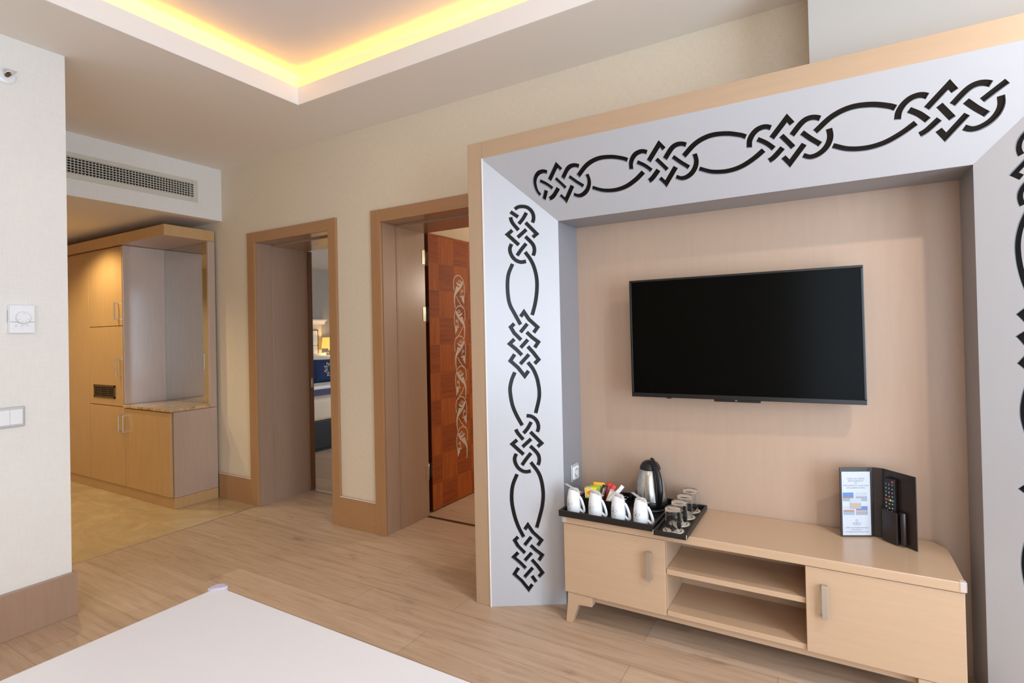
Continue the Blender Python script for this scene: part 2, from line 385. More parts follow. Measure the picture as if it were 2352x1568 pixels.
struct('ceiling_raised', bm, M['ceiling_upper'])
bm = BM(); q0, q1 = .016, .030
box(bm, CX0 - q1, CX0 - q0, CY0 - q1, CY1 + q1, ZC + .051, ZC + .058); box(bm, CX0 - q1, CX1 + q1, CY1 + q0, CY1 + q1, ZC + .051, ZC + .058)
box(bm, CX1 + q0, CX1 + q1, CY0 - q1, CY1 + q1, ZC + .051, ZC + .058); box(bm, CX0 - q1, CX1 + q1, CY0 - q1, CY0 - q0, ZC + .051, ZC + .058)
tag(obj('led_strip', bm, M['led']), 'yellow glowing light strip hidden in the ceiling cove', 'light strip')
# hall soffit
bm = BM(); box(bm, XW, -.06, -3.0, 0, ZH, ZC + .06); box(bm, -.06, 0, -3.0, 0, ZH, 2.43); struct('ceiling_hall', bm, M['ceiling'])
bm = BM(); box(bm, 0, .004, -3.0, 0, ZH, 2.44); box(bm, 0, .004, -3.0, 0, 2.56, ZC); box(bm, 0, .004, -.228, 0, 2.44, 2.56); box(bm, 0, .004, -3.0, -1.42, 2.44, 2.56); struct('wall_soffit', bm, M['wallpaper_left'])
# rooms behind
bm = BM(); box(bm, XW, 1.58, WT, 4.6, 2.415, 2.5); struct('ceiling_bedroom', bm, M['ceiling_upper'])
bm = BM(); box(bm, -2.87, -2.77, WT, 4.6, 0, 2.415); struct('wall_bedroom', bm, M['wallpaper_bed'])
bm = BM(); box(bm, 1.58, 1.66, WT, 4.6, 0, 2.72); struct('wall_partition', bm, M['wallpaper'])
bm = BM(); box(bm, XW, 4.6, 4.6, 4.7, 0, 2.72); struct('wall_rear', bm, M['wallpaper'])
bm = BM(); box(bm, 4.5, 4.6, WT2, 4.6, 0, 2.72); struct('wall_second_room', bm, M['wallpaper'])
bm = BM(); box(bm, 1.66, 4.5, WT2, 4.6, 2.6, 2.72); struct('ceiling_second_room', bm, M['ceiling'])

# ---- baseboards
def base(name, x0, x1, y0, y1):
    bm = BM(); box(bm, x0, x1, y0, y1, 0, HB); o = struct(name, bm, M['casing_x'], bevel=.002)
    return o
base('baseboard_back', -.064, .368, -.018, 0)
base('baseboard_middle', 1.378, 1.717, -.018, 0)
bm = BM(); prism(bm, [(XL, YB), (XL + .03, YB), (XL + .03, YL + .012), (.95, YL + .012), (.95, YL), (XL, YL)], 0, HB, lambda a, b, h: (a, b, h)); struct('baseboard_left', bm, M['jamb'], bevel=.002)
bm = BM(); box(bm, -.06, .368, -.0195, -.0165, HB - .001, HB + .0035); box(bm, 1.378, 1.717, -.0195, -.0165, HB - .001, HB + .0035); struct('trim_3', bm, M['fascia'])

# ---- door casings (doorway 1 left, doorway 2 half hidden)
def doorway(n, xa, xb, xc, xd, WT):
    """xa outer left, xb inner left, xc inner right, xd outer right"""
    d = bpy.data.objects.new('door_%d' % n, None); C.objects.link(d); d.location = (xb, 0, 0); ORG[d] = Vector((xb, 0, 0)); d['kind'] = 'structure'
    y0 = -.020
    bm = BM(); box(bm, xa, xb, y0, .002, 0, ZT); obj('casing', bm, M['casing'], d, .0015)
    bm = BM(); box(bm, xc, xd, y0, .002, 0, ZT); obj('casing', bm, M['casing'], d, .0015)
    bm = BM(); box(bm, xb + .001, xc - .001, y0 + .001, .002, ZO, ZT - .001); obj('head_casing', bm, M['casing_x'], d, .0015)
    # lining: front part, rebate line, rear part slightly proud
    for x, s in ((xb, 1), (xc, -1)):
        bm = BM(); box(bm, min(x, x + s * .004), max(x, x + s * .004), .0, .125, 0, ZO); box(bm, min(x, x + s * .007), max(x, x + s * .007), .125, .132, 0, ZO)
        obj('jamb', bm, M['jamb'], d, .001)
        bm = BM(); box(bm, min(x, x + s * .005), max(x, x + s * .005), .134, WT, 0, ZO); obj('jamb_lining', bm, M['jamb'], d, .002)
    bm = BM(); box(bm, xb, xc, 0, .13, ZO, ZO + .02); box(bm, xb, xc, .134, WT, ZO - .012, ZO + .02); obj('head_lining', bm, M['jamb'], d, .001)
    return d
d1 = doorway(1, .368, .460, 1.302, 1.378, WT)
d2 = doorway(2, 1.717, 1.800, 2.64, 2.72, WT2)
bm = BM(); box(bm, .472, 1.29, WT - .01, WT + .03, 0, .004); obj('threshold', bm, M['chrome'], d1)
bm = BM(); box(bm, 1.806, 2.63, WT2 - .03, WT2 - .005, 0, .003); obj('threshold', bm, M['brass'], d2)
bm = BM(); box(bm, 1.722, 1.735, WT2 + .004, WT2 + .066, 0, 1.84); obj('gap_dark_strip', bm, M['dark_line'], d2)  # dark strip added so the gap beside the leaf shows black
# edge of the pocket leaf of doorway 1 with its latch plate
bm = BM(); box(bm, .455, .474, WT, WT + .04, 0.005, ZO - .012); lf = obj('door_leaf', bm, M['jamb_dark'], d1, .001)
bm = BM(); box(bm, .4741, .4765, WT + .008, WT + .03, .88, .96); box(bm, .4760, .4800, WT + .014, WT + .022, .905, .935); obj('latch_plate', bm, M['chrome'], lf)

# ---- mahogany door leaf of doorway 2, opened into the room behind
dl = thing('wooden_door', 'mahogany door with silver scroll inlay standing open in the middle doorway', 'door', (1.78, .50, 0))
LX0, LX1, LY0, LY1 = 1.738, 1.78, .50, 1.36
bm = BM(); box(bm, LX1 - .003, LX1, LY0, LY1, .008, 2.075); obj('door_face', bm, M['mahogany'], dl, .0008)
bm = BM(); box(bm, LX0, LX1 - .003, LY0, LY1, .008, 2.075); obj('door_core', bm, M['mahogany_edge'], dl, .0008)
def scroll_pt(x, y, k):
    if k % 2: x = 354 - x
    return (.809 + (x / 7.12 - 13) * .00593, 1.785 - (y - 95) * .00049 - k * .2428)
bm = BM(); sf = lambda a, b, h: (LX1 + h, a, b)
for k in range(6):
    arc = [(95, 345), (88, 250), (95, 170), (122, 115), (168, 95), (212, 115), (245, 180), (262, 270), (262, 380), (250, 470)]
    prism(bm, ribbon(catmull([scroll_pt(*p, k) for p in arc], 4), .0075), 0, 0.00060, sf)
    leaf = [(243, 190), (222, 182), (208, 222), (188, 236), (160, 226), (131, 203), (138, 238), (162, 264), (186, 276), (178, 290), (150, 279), (130, 276), (124, 312), (102, 380), (90, 450), (92, 540), (104, 640), (113, 632), (106, 540), (109, 462), (126, 408), (162, 358), (204, 302), (234, 240)]
    prism(bm, [scroll_pt(*p, k) for p in leaf], 0, 0.00072, sf)
    prism(bm, ribbon(catmull([scroll_pt(*p, k) for p in [(165, 222), (168, 190), (186, 168), (205, 182), (202, 206), (186, 206), (184, 192)]], 3), .006), 0, 0.00084, sf)
    prism(bm, [scroll_pt(*p, k) for p in [(253, 565), (212, 480), (232, 450), (258, 430)]], 0, 0.00096, sf)
    prism(bm, [scroll_pt(*p, k) for p in [(176, 428), (196, 456), (222, 458), (246, 436), (238, 405), (228, 425), (214, 428), (206, 440)]], 0, 0.00108, sf)
    prism(bm, ribbon(catmull([scroll_pt(*p, k) for p in [(206, 430), (204, 380), (208, 345), (224, 330), (236, 345), (228, 366), (218, 358)]], 3), .007), 0, 0.00120, sf)
    if k < 5: prism(bm, ribbon(catmull([scroll_pt(*p, k) for p in [(128, 440), (165, 520), (205, 580), (232, 630)]], 3), .0075), 0, 0.00132, sf)
obj('scroll_inlay', bm, M['inlay'], dl)
for z in (1.88, 1.465, .315):
    bm = BM(); box(bm, LX1 - .036, LX1 - .006, LY0 - .0025, LY0, z - .052, z + .052); hg = obj('hinge', bm, M['hinge'], dl, .001)
    bm = BM(); box(bm, 1.8052, 1.8075, .396, .4265, z - .052, z + .052); obj('hinge_leaf', bm, M['hinge'], hg, .001)
    bm = BM(); tube(bm, [(1.795, .438, z - .062), (1.795, .438, z + .062)], .0055, 12); obj('hinge_pin', bm, M['hinge'], hg)

# ------------------------------------------------------------------ air grille in the soffit
gr = thing('air_grille', 'white air conditioning grille set in the soffit above the hall', 'vent', (0, -.7, 2.5))
gy0, gy1 = -1.45, -.197
bm = BM()
box(bm, .004, .010, gy0, gy1, 2.410, 2.444); box(bm, .004, .010, gy0, gy1, 2.556, 2.585); box(bm, .004, .010, gy1 - .034, gy1, 2.444, 2.556); box(bm, .004, .010, gy0, gy0 + .034, 2.444, 2.556)
obj('frame', bm, M['grille'], gr, .001)
bm = BM(); box(bm, -.05, -.046, gy0 + .03, gy1 - .03, 2.44, 2.56); obj('back_plate', bm, M['dark_line'], gr)
bm = BM()
for i in range(7): z = 2.4475 + i * .0175; box(bm, .000, .009, gy0 + .034, gy1 - .034, z - .0021, z + .0021)
obj('louver', bm, M['grille'], gr)
bm = BM(); n = int((gy1 - .034 - gy0 - .034) / .0205)
for i in range(1, n + 1): y = gy1 - .034 - i * .0205; box(bm, -.012, -.001, y - .0022, y + .0022, 2.444, 2.556)
obj('vertical_fin', bm, M['grille'], gr)
for z in (2.427, 2.571):
    bm = BM(); tube(bm, [(.009, gy1 - .045, z), (.0108, gy1 - .045, z)], .0035, 10); obj('screw', bm, M['chrome'], gr)

# ------------------------------------------------------------------ wardrobe in the hall
W0, W1, WY0, WY1 = -2.75, -.070, -.365, -.022
w = thing('wardrobe', 'built-in beige wardrobe with open mirrored corner shelf in the hall', 'wardrobe', (-1.0, -.2, 0))
bm = BM(); box(bm, W0, W1, WY0, WY1, 0, .085); obj('plinth', bm, M['wardrobe'], w, .002)
bm = BM(); box(bm, W0, W1, WY0 - .052, WY1, 2.130, 2.216); obj('top_board', bm, M['wardrobe'], w, .002)
bm = BM(); box(bm, W0, -.818, WY0, WY1, .087, 2.128); obj('tall_cabinet', bm, M['wardrobe'], w, .001)
bm = BM(); box(bm, -.8175, -.812, WY0 - .012, -.042, .778, 2.128); obj('side_panel', bm, M['wardrobe_in'], w, .001)
bm = BM(); box(bm, -.816, W1, WY0 + .002, WY1, .087, .752); obj('low_cabinet', bm, M['wardrobe_side'], w, .001)
bm = BM(); box(bm, -.810, W1 + .008, WY0 - .030, -.0805, .755, .777); box(bm, -.810, -.092, -.081, -.0425, .755, .777); obj('marble_shelf', bm, M['marble'], w, .004, 3, label='brown marble shelf')
bm = BM(); box(bm, -.092, W1, -.080, WY1, .755, 2.128); obj('corner_post', bm, M['wardrobe_side'], w, .001)
bm = BM(); box(bm, -.8175, -.0925, -.0418, -.038, .772, 2.129); obj('mirror', bm, M['mirror'], w)
doors = [('door', -1.428, -.822, 1.449, 2.124), ('door', -1.428, -.822, .762, 1.443), ('door', -1.428, -.803, .092, .756), ('door', -.797, -.092, .092, .748), ('door', -2.02, -1.434, .092, 2.124), ('door', -2.62, -2.026, .092, 2.124)]
hs = [(-.895, 1.572), (-.880, 1.097), (-.868, .622), (-.838, .622)]
def bar_handle(parent, x, z, y, h=.145, name='handle', mat='chrome'):
    bm = BM(); box(bm, x - .005, x + .005, y - .034, y - .026, z - h / 2, z + h / 2)
    box(bm, x - .005, x + .005, y - .027, y, z - h / 2, z - h / 2 + .010); box(bm, x - .005, x + .005, y - .027, y, z + h / 2 - .010, z + h / 2)
    return obj(name, bm, M[mat], parent, .001)
hs[3] = (-.735, .622)
hs = [(-.887, 1.572), (-.870, 1.097), (-.845, .622), (-.770, .622)]
for i, (nm, x0, x1, z0, z1) in enumerate(doors):
    bm = BM(); box(bm, x0, x1, WY0 - .018, WY0 - .0005, z0, z1); d = obj('door', bm, M['wardrobe'], w, .0015)
    if i < 4: bar_handle(d, hs[i][0], hs[i][1], WY0 - .018)
    if i == 1:
        bm = BM(); gx0, gx1, gz0, gz1 = -1.345, -.955, .822, .935; y = WY0 - .018
        box(bm, gx0, gx1, y - .006, y, gz0, gz0 + .018); box(bm, gx0, gx1, y - .006, y, gz1 - .018, gz1); box(bm, gx0, gx0 + .018, y - .006, y, gz0, gz1); box(bm, gx1 - .018, gx1, y - .006, y, gz0, gz1)
        for k in range(4): zz = gz0 + .030 + k * .0175; box(bm, gx0 + .01, gx1 - .01, y - .005, y - .001, zz - .003, zz + .003)
        for k in range(1, 3): xx = gx0 + (gx1 - gx0) * k / 3; box(bm, xx - .003, xx + .003, y - .005, y, gz0, gz1)
        v = obj('vent_grille', bm, M['brass'], d, .0008, label='bronze vent grille')
        bm = BM(); box(bm, gx0 + .01, gx1 - .01, y - .0006, y - .0001, gz0 + .01, gz1 - .01); obj('vent_opening', bm, M['dark_line'], w)

# ------------------------------------------------------------------ TV surround: outer border, splayed panels with cut-out knotwork, reveals
F1, F2, F3, F4 = 2.8153, 2.8992, 3.2097, 4.7701
F5, F6 = F4 + (F3 - F2), F4 + (F3 - F2) + (F2 - F1)
DF, DG, DN = -.4524, -.2585, -.034
Z1, Z2, Z3 = 2.2502, 2.1669, 1.8574
S = math.hypot(F3 - F2, DG - DF)
ts = thing('television_surround', 'deep beige and pearl grey wall surround with black knotwork around the television', 'wall surround', (4.0, -.2, 0))
bm = BM(); box(bm, F1, F2, DF, -.001, 0, Z1); obj('border', bm, M['lacquer'], ts, .002)
bm = BM(); box(bm, F5, F6, DF, -.001, 0, Z1); obj('border', bm, M['lacquer'], ts, .002)
bm = BM(); box(bm, F2 + .0005, F5 - .0005, DF, -.001, Z2, Z1); obj('border', bm, M['lacquer_x'], ts, .002)
bm = BM(); box(bm, F2, F2 + .004, DF - .003, DF + .01, 0, Z2); obj('edge_bead', bm, M['fascia'], ts); 
bm = BM(); box(bm, F3 - .02, F4 + .02, DN, -.002, 0, Z3 + .02); obj('back_panel', bm, M['niche'], ts)
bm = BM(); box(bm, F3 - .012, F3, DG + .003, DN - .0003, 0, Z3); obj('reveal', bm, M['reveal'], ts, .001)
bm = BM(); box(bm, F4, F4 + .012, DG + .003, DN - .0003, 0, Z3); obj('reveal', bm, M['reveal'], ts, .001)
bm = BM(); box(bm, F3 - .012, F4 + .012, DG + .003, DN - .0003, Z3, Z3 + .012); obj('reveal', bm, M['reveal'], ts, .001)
KN = {"R": {"S1": [[-0.1188, -0.033], [-0.1286, -0.0174], [-0.1316, 0.0014], [-0.1285, 0.0233], [-0.1164, 0.0416], [-0.0992, 0.0537], [-0.0807, 0.0581], [-0.0656, 0.0569], [-0.0517, 0.0517]], "S2": [[-0.1063, -0.0542], [-0.0804, -0.017]], "S3": [[-0.0807, -0.0537], [-0.0676, -0.0518], [-0.0544, -0.0462], [-0.0411, -0.0371], [-0.0161, -0.0163]], "S4": [[-0.1011, 0.0237], [-0.0719, 0.0065], [-0.0467, -0.0149]], "S5": [[-0.053, 0.0182], [0.0031, 0.0717], [0.0196, 0.0516]], "S6": [[-0.019, 0.0218], [0.019, -0.0216]], "S7": [[-0.0166, -0.0464], [0.0041, -0.0711], [0.056, -0.0163]], "S8": [[0.015, 0.0159], [0.0431, 0.0433], [0.0608, 0.055], [0.0783, 0.0588], [0.0944, 0.0571], [0.1093, 0.0517]], "S9": [[0.0493, 0.0195], [0.0791, -0.0058], [0.1075, -0.0263]], "S10": [[0.0503, -0.0518], [0.0706, -0.0602], [0.0923, -0.0585], [0.1154, -0.0474], [0.1323, -0.0291], [0.1396, -0.0073], [0.1362, 0.017]], "S11": [[0.0906, 0.0132], [0.1195, 0.0327], [0.1503, 0.0474], [0.1809, 0.0565]], "S12": [[0.1457, -0.0481], [0.1616, -0.0566], [0.1766, -0.062]]}, "Q": {"Q1": [[-0.1312, -0.015], [-0.1538, 0.0017], [-0.117, 0.0257], [-0.0783, 0.0665], [-0.0525, 0.0468]], "Q3": [[-0.0983, -0.046], [-0.0814, -0.064], [-0.0526, -0.0477], [-0.018, -0.0145]], "Q4": [[-0.0962, 0.0173], [-0.0554, -0.0176]], "Q5": [[-0.0557, 0.0125], [-0.0304, 0.038], [-0.0063, 0.0687], [0.0201, 0.0503]], "Q6": [[-0.023, -0.0471], [-0.0006, -0.0711], [0.0248, -0.0417], [0.0553, -0.0123]], "Q7": [[-0.0195, 0.0181], [0.0192, -0.018]], "Q8": [[0.0138, 0.0166], [0.0456, 0.044], [0.0785, 0.068], [0.0984, 0.048]], "Q9": [[0.0504, -0.0475], [0.0818, -0.0692], [0.1151, -0.0334], [0.1573, -0.0009], [0.1322, 0.0179]], "Q10": [[0.0526, 0.0217], [0.0988, -0.0217]]}, "Qstub": [[0.0919, 0.0154], [0.1233, 0.0368]], "E": [[[0.1401, 1.6531], [0.1181, 1.5977], [0.1132, 1.5295], [0.1213, 1.4607], [0.1451, 1.41], [0.1728, 1.357]], [[0.2024, 1.7096], [0.2276, 1.6733], [0.246, 1.6302], [0.2565, 1.5747], [0.2551, 1.5154], [0.2455, 1.4564], [0.2302, 1.4018]], [[0.1403, 1.1266], [0.1244, 1.091], [0.1154, 1.0509], [0.1171, 1.0126], [0.1261, 0.9634], [0.1456, 0.9148], [0.1706, 0.868]], [[0.2042, 1.1737], [0.228, 1.1415], [0.2455, 1.1], [0.2536, 1.0615], [0.2566, 1.0317], [0.2539, 0.993], [0.2366, 0.9258]], [[0.1403, 0.6337], [0.1173, 0.5767], [0.1116, 0.5087], [0.1219, 0.4408], [0.1399, 0.3825], [0.166, 0.3279]], [[0.2076, 0.6896], [0.2488, 0.6275], [0.2642, 0.5525], [0.2605, 0.4849], [0.2455, 0.4247], [0.2289, 0.3704]]]}
def knots_left():
    """strips as (points, width) in (u from outer edge, z)"""
    out = []
    def put(d, uc, zc, keys, cs=1.0):
        for k in keys:
            pts = d[k]; sharp = k in ('S5', 'S7', 'Q1', 'Q3', 'Q5', 'Q6', 'Q8', 'Q9')
            P2 = [(uc + c * cs, zc - a) for a, c in pts]
            out.append((P2 if sharp else catmull(P2, 4), .0186))
    RK = ['S1', 'S3', 'S4', 'S5', 'S6', 'S7', 'S8', 'S9', 'S10']; QK = ['Q1', 'Q3', 'Q4', 'Q5', 'Q6', 'Q7', 'Q8', 'Q9', 'Q10']
    put(KN['R'], .1893, 1.8002, RK + ['S2']); put(KN['Q'], .1887, 1.2642, QK)
    R3 = dict(KN['R']); R3['S1'] = KN['R']['S1'][2:]; R3['S3'] = KN['R']['S3'][1:]
    put(R3, .1906, .7829, RK); put(KN['Q'], .1853, .2328, QK)
    put({'s': KN['Qstub']}, .1853, .2328, ['s'])
    for e in KN['E']: out.append((catmull([tuple(p) for p in e], 5), .0186))
    return out
def knots_top():
    out = []; cen = [(3.2714, .1797), (3.7432, .1840), (4.2158, .1872), (4.6863, .1930)]; cs = 1.2; L = .4717
    for i, (xc, hc) in enumerate(cen):
        for k in ['S1', 'S3', 'S4', 'S5', 'S6', 'S7', 'S8', 'S9', 'S10'] + (['S2'] if i == 0 else []):
            pts = KN['R'][k]
            if i > 0 and k == 'S1': pts = pts[2:]
            if i > 0 and k == 'S3': pts = pts[1:]
            P2 = [(xc + a, hc + c * cs) for a, c in pts]
            out.append((P2 if k in ('S5', 'S7') else catmull(P2, 4), .0206))
        if i < 3:
            for e in ([(.193, .0168), (.309, .0606), (.43, .0795), (.556, .0756), (.658, .0604), (.705, .0490)], [(.311, -.0442), (.41, -.0652), (.529, -.0727), (.642, -.0643), (.744, -.0414), (.829, -.0132)]):
                out.append((catmull([(xc + s * L, hc + c) for s, c in e], 5), .0206))
        else:
            out.append((catmull([(xc + .0906, hc + .0158), (xc + .118, hc + .038), (xc + .148, hc + .062)], 4), .0206))
    return out
def splay(name, outline, strips, fn, label):
    """outline and strips in the panel's plane; thin board with real cut-outs, black backing behind"""
    th = .013
    bm = BM(); prism(bm, outline, 0, th, fn); bmesh.ops.recalc_face_normals(bm, faces=bm.faces[:])
    me = bpy.data.meshes.new('a'); bm.to_mesh(me); bm.free(); oa = bpy.data.objects.new('a', me); C.objects.link(oa)
    bm = BM()
    for pts, wd in strips: prism(bm, ribbon(pts, wd), -.01, th + .01, fn)
    bmesh.ops.recalc_face_normals(bm, faces=bm.faces[:])
    me2 = bpy.data.meshes.new('b'); bm.to_mesh(me2); bm.free(); ob = bpy.data.objects.new('b', me2); C.objects.link(ob)
    md = oa.modifiers.new('cut', 'BOOLEAN'); md.operation = 'DIFFERENCE'; md.solver = 'EXACT'; md.object = ob; md.use_self = True
    dg = bpy.context.evaluated_depsgraph_get(); me3 = bpy.data.meshes.new_from_object(oa.evaluated_get(dg))
    for o_ in (oa, ob): bpy.data.objects.remove(o_)
    bpy.data.meshes.remove(me); bpy.data.meshes.remove(me2)
    bm = BM(); bm.from_mesh(me3); bpy.data.meshes.remove(me3)
    p = obj(name, bm, M['silver'], ts)
    bm = BM(); prism(bm, outline, -.004, -.0005, fn); obj('knotwork_backing', bm, M['black_glass'], p, label='black glossy knotwork showing through the cut-outs')
    return p
dx, dy = (F3 - F2) / S, (DG - DF) / S
# left: point(u, z, h): h along the outward normal (towards the room)
fnL = lambda u, z, h: (F2 + dx * u + dy * (h - .013), DF + dy * u - dx * (h - .013), z)
fnR = lambda u, z, h: (F5 - dx * u - dy * (h - .013), DF + dy * u - dx * (h - .013), z)
fnT = lambda x, t, h: (x, DG - dy * t - dx * (h - .013), Z3 + dx * t - dy * (h - .013))
KL = knots_left()
splay('splay_panel', [(0.0, 0), (S, 0), (S, Z3), (0.0, Z2)], KL, fnL, '')
splay('splay_panel', [(0.0, 0), (S, 0), (S, Z3), (0.0, Z2)], KL, fnR, '')
splay('splay_panel', [(F3, 0), (F4, 0), (F5, S), (F2, S)], knots_top(), fnT, '')

# ------------------------------------------------------------------ socket on the left reveal
so = thing('wall_socket', 'silver framed socket on the left reveal beside the mugs', 'socket', (F3, -.137, .609))
sx = F3
bm = BM(); box(bm, sx, sx + .008, -.181, -.095, .566, .652); obj('frame', bm, M['silver_plastic'], so, .004, 3)
bm = BM(); box(bm, sx + .004, sx + .016, -.170, -.106, .577, .641); obj('cover', bm, M['white_plastic'], so, .006, 4)
bm = BM(); tube(bm, [(sx + .0155, -.138, .609), (sx + .0175, -.138, .609)], .021, 28); obj('socket_rim', bm, M['chrome'], so, .001)
bm = BM(); tube(bm, [(sx + .0160, -.138, .609), (sx + .0180, -.138, .609)], .0165, 28); obj('socket_face', bm, M['white_plastic'], so)

# ------------------------------------------------------------------ television
TW, TH = .93, .545
tv = thing('television', 'large black flat television mounted on the niche wall', 'television', (3.991, -.143, 1.280))
TM = Matrix.Translation(Vector((3.991, -.143, 1.280))) @ Matrix.Rotation(.022, 4, 'Z') @ Matrix.Rotation(-.003, 4, 'Y')
bm = BM(); b_ = .010
box(bm, -TW / 2, TW / 2, 0, .030, -TH / 2, TH / 2, TM); obj('case', bm, M['tv_case'], tv, .003)
bm = BM(); box(bm, -TW / 2, TW / 2, -.006, 0, TH / 2 - b_, TH / 2, TM); box(bm, -TW / 2, TW / 2, -.006, 0, -TH / 2, -TH / 2 + .019, TM)
box(bm, -TW / 2, -TW / 2 + b_, -.006, 0, -TH / 2 + .019, TH / 2 - b_, TM); box(bm, TW / 2 - b_, TW / 2, -.006, 0, -TH / 2 + .019, TH / 2 - b_, TM)
obj('bezel', bm, M['tv_case'], tv, .002)
bm = BM(); box(bm, -TW / 2 + b_, TW / 2 - b_, -.0025, -.0002, -TH / 2 + .019, TH / 2 - b_, TM); obj('screen', bm, M['tv_screen'], tv)
bm = BM(); box(bm, -.098, .088, -.004, .022, -TH / 2 - .009, -TH / 2 + .001, TM); sb = obj('sensor_bar', bm, M['tv_case'], tv, .001)
bm = BM(); text_into(bm, 'hi', .013, TM @ frame((-.008, -.0045, -TH / 2 - .001), (1, 0, 0), (0, 0, 1))); obj('badge', bm, M['chrome'], tv)
bm = BM(); box(bm, -.305, -.285, .0, .02, -TH / 2 - .004, -TH / 2 + .001, TM); obj('foot_stub', bm, M['tv_case'], tv)
bm = BM(); box(bm, -.22, .22, .030, .060, -.14, .14, TM); box(bm, -.04, .04, .060, .098, -.10, .10, TM); obj('wall_bracket', bm, M['black_plastic'], tv)

# ------------------------------------------------------------------ media console
mc = thing('media_console', 'low beige wooden media console in the niche under the television', 'console', (3.98, -.2, 0))
SX0, SX1, SY0, SY1, ZS, ZB = 3.273, 4.693, -.404, -.040, .4855, .451
def top_poly(x0, x1, y0, y1, c=.034, c2=.055): return [(x0, y0), (x1, y0), (x1, y1 - c2), (x1 - c, y1), (x0 + c, y1), (x0, y1 - c2)]
bm = BM(); prism(bm, top_poly(SX0 - .002, SX1 + .002, SY0 - .006, SY1), ZB, ZS, lambda a, b, h: (a, b, h)); obj('top', bm, M['console'], mc, .003, 3)
bm = BM()
for x0, x1 in ((SX0 + .001, SX0 + .019), (3.714, 3.732), (4.240, 4.258), (SX1 - .020, SX1 - .002)): box(bm, x0, x1, SY0 + .022, SY1 - .06, .137, ZB - .0005)
box(bm, SX0 + .02, SX1 - .02, SY1 - .075, SY1 - .061, .137, ZB - .0005); obj('carcass', bm, M['console'], mc, .001)
bm = BM(); box(bm, 3.7322, 4.2398, SY0 + .010, SY1 - .0755, .137, .1575); box(bm, SX0 + .02, 3.7138, SY0 + .022, SY1 - .0755, .137, .1575); box(bm, 4.2582, SX1 - .02, SY0 + .022, SY1 - .0755, .137, .1575); obj('bottom_shelf', bm, M['console'], mc, .0015)
bm = BM(); box(bm, 3.7325, 4.2395, SY0 + .012, SY1 - .0755, .306, .327); obj('middle_shelf', bm, M['console'], mc, .0015)
for x0, x1, hx in ((SX0, 3.7305, 3.667), (4.2400, SX1, 4.300)):
    bm = BM(); box(bm, x0, x1, SY0, SY0 + .019, .139, ZB - .003); d = obj('door', bm, M['console'], mc, .002)
    bm = BM(); box(bm, hx - .010, hx + .010, SY0 - .022, SY0 - .017, .277, .393); box(bm, hx - .010, hx + .010, SY0 - .018, SY0, .277, .287); box(bm, hx - .010, hx + .010, SY0 - .018, SY0, .383, .393); obj('handle', bm, M['chrome'], d, .001)
bm = BM(); box(bm, 3.36, 4.61, SY0 + .045, SY0 + .063, .098, .136); obj('rail', bm, M['console'], mc, .001)
for sx_, mir in ((SX0, 1), (SX1, -1)):
    for y0 in (SY0 + .004, SY1 - .085):
        poly = [(.012, .136), (.128, .136), (.128, .093), (.062, .088), (.030, .0), (.000, .0), (.010, .088)]
        bm = BM(); prism(bm, [(sx_ + mir * a, b) for a, b in poly], y0, y0 + .040, lambda a, b, h: (a, h, b)); obj('leg', bm, M['console'], mc, .002)
bm = BM(); prism(bm, [(SX1 - .014, SY0 - .0085), (SX1 + .0045, SY0 - .0085), (SX1 + .0045, SY0 + .012), (SX1 - .014, SY0 + .012)], ZB + .004, ZS + .002, lambda a, b, h: (a, b, h)); obj('corner_guard', bm, M['film'], mc, .002, label='clear plastic corner guard')
bm = BM(); prism(bm, [(SX0 + .016, SY0 - .0085), (SX0 - .0045, SY0 - .0085), (SX0 - .0045, SY0 + .012), (SX0 + .016, SY0 + .012)], ZB + .004, ZS - .001, lambda a, b, h: (a, b, h)); obj('corner_guard', bm, M['film'], mc, .002, label='clear plastic corner guard')

# ------------------------------------------------------------------ trays
def tray(name, label, x0, x1, y0, y1, z0, h, th):
    o = thing(name, label, 'tray', ((x0 + x1) / 2, (y0 + y1) / 2, z0))
    bm = BM(); box(bm, x0 + th, x1 - th, y0 + th, y1 - th, z0, z0 + .004); obj('tray_bottom', bm, M['tray'], o)
    bm = BM(); box(bm, x0, x1, y0, y0 + th, z0, z0 + h); box(bm, x0, x1, y1 - th, y1, z0, z0 + h); box(bm, x0, x0 + th, y0 + th, y1 - th, z0, z0 + h); box(bm, x1 - th, x1, y0 + th, y1 - th, z0, z0 + h); obj('rim', bm, M['tray'], o, .0025, 3)
    return o
ZT0 = ZS + .0005
tray('tray', 'large black tray holding white mugs and kettle on the console', 3.262, 3.694, -.432, -.045, ZT0, .028, .008)
t2 = tray('tray', 'narrow black tray holding four glasses on the console', 3.699, 3.834, -.462, -.046, ZT0, .020, .009)
for cx_ in (3.700, 3.832):
    bm = BM(); box(bm, cx_ - .0005, cx_ + .0015, -.4628, -.458, ZT0 + .003, ZT0 + .0205); obj('worn_corner', bm, M['paper_cream'], t2, .001, label='worn pale corner')

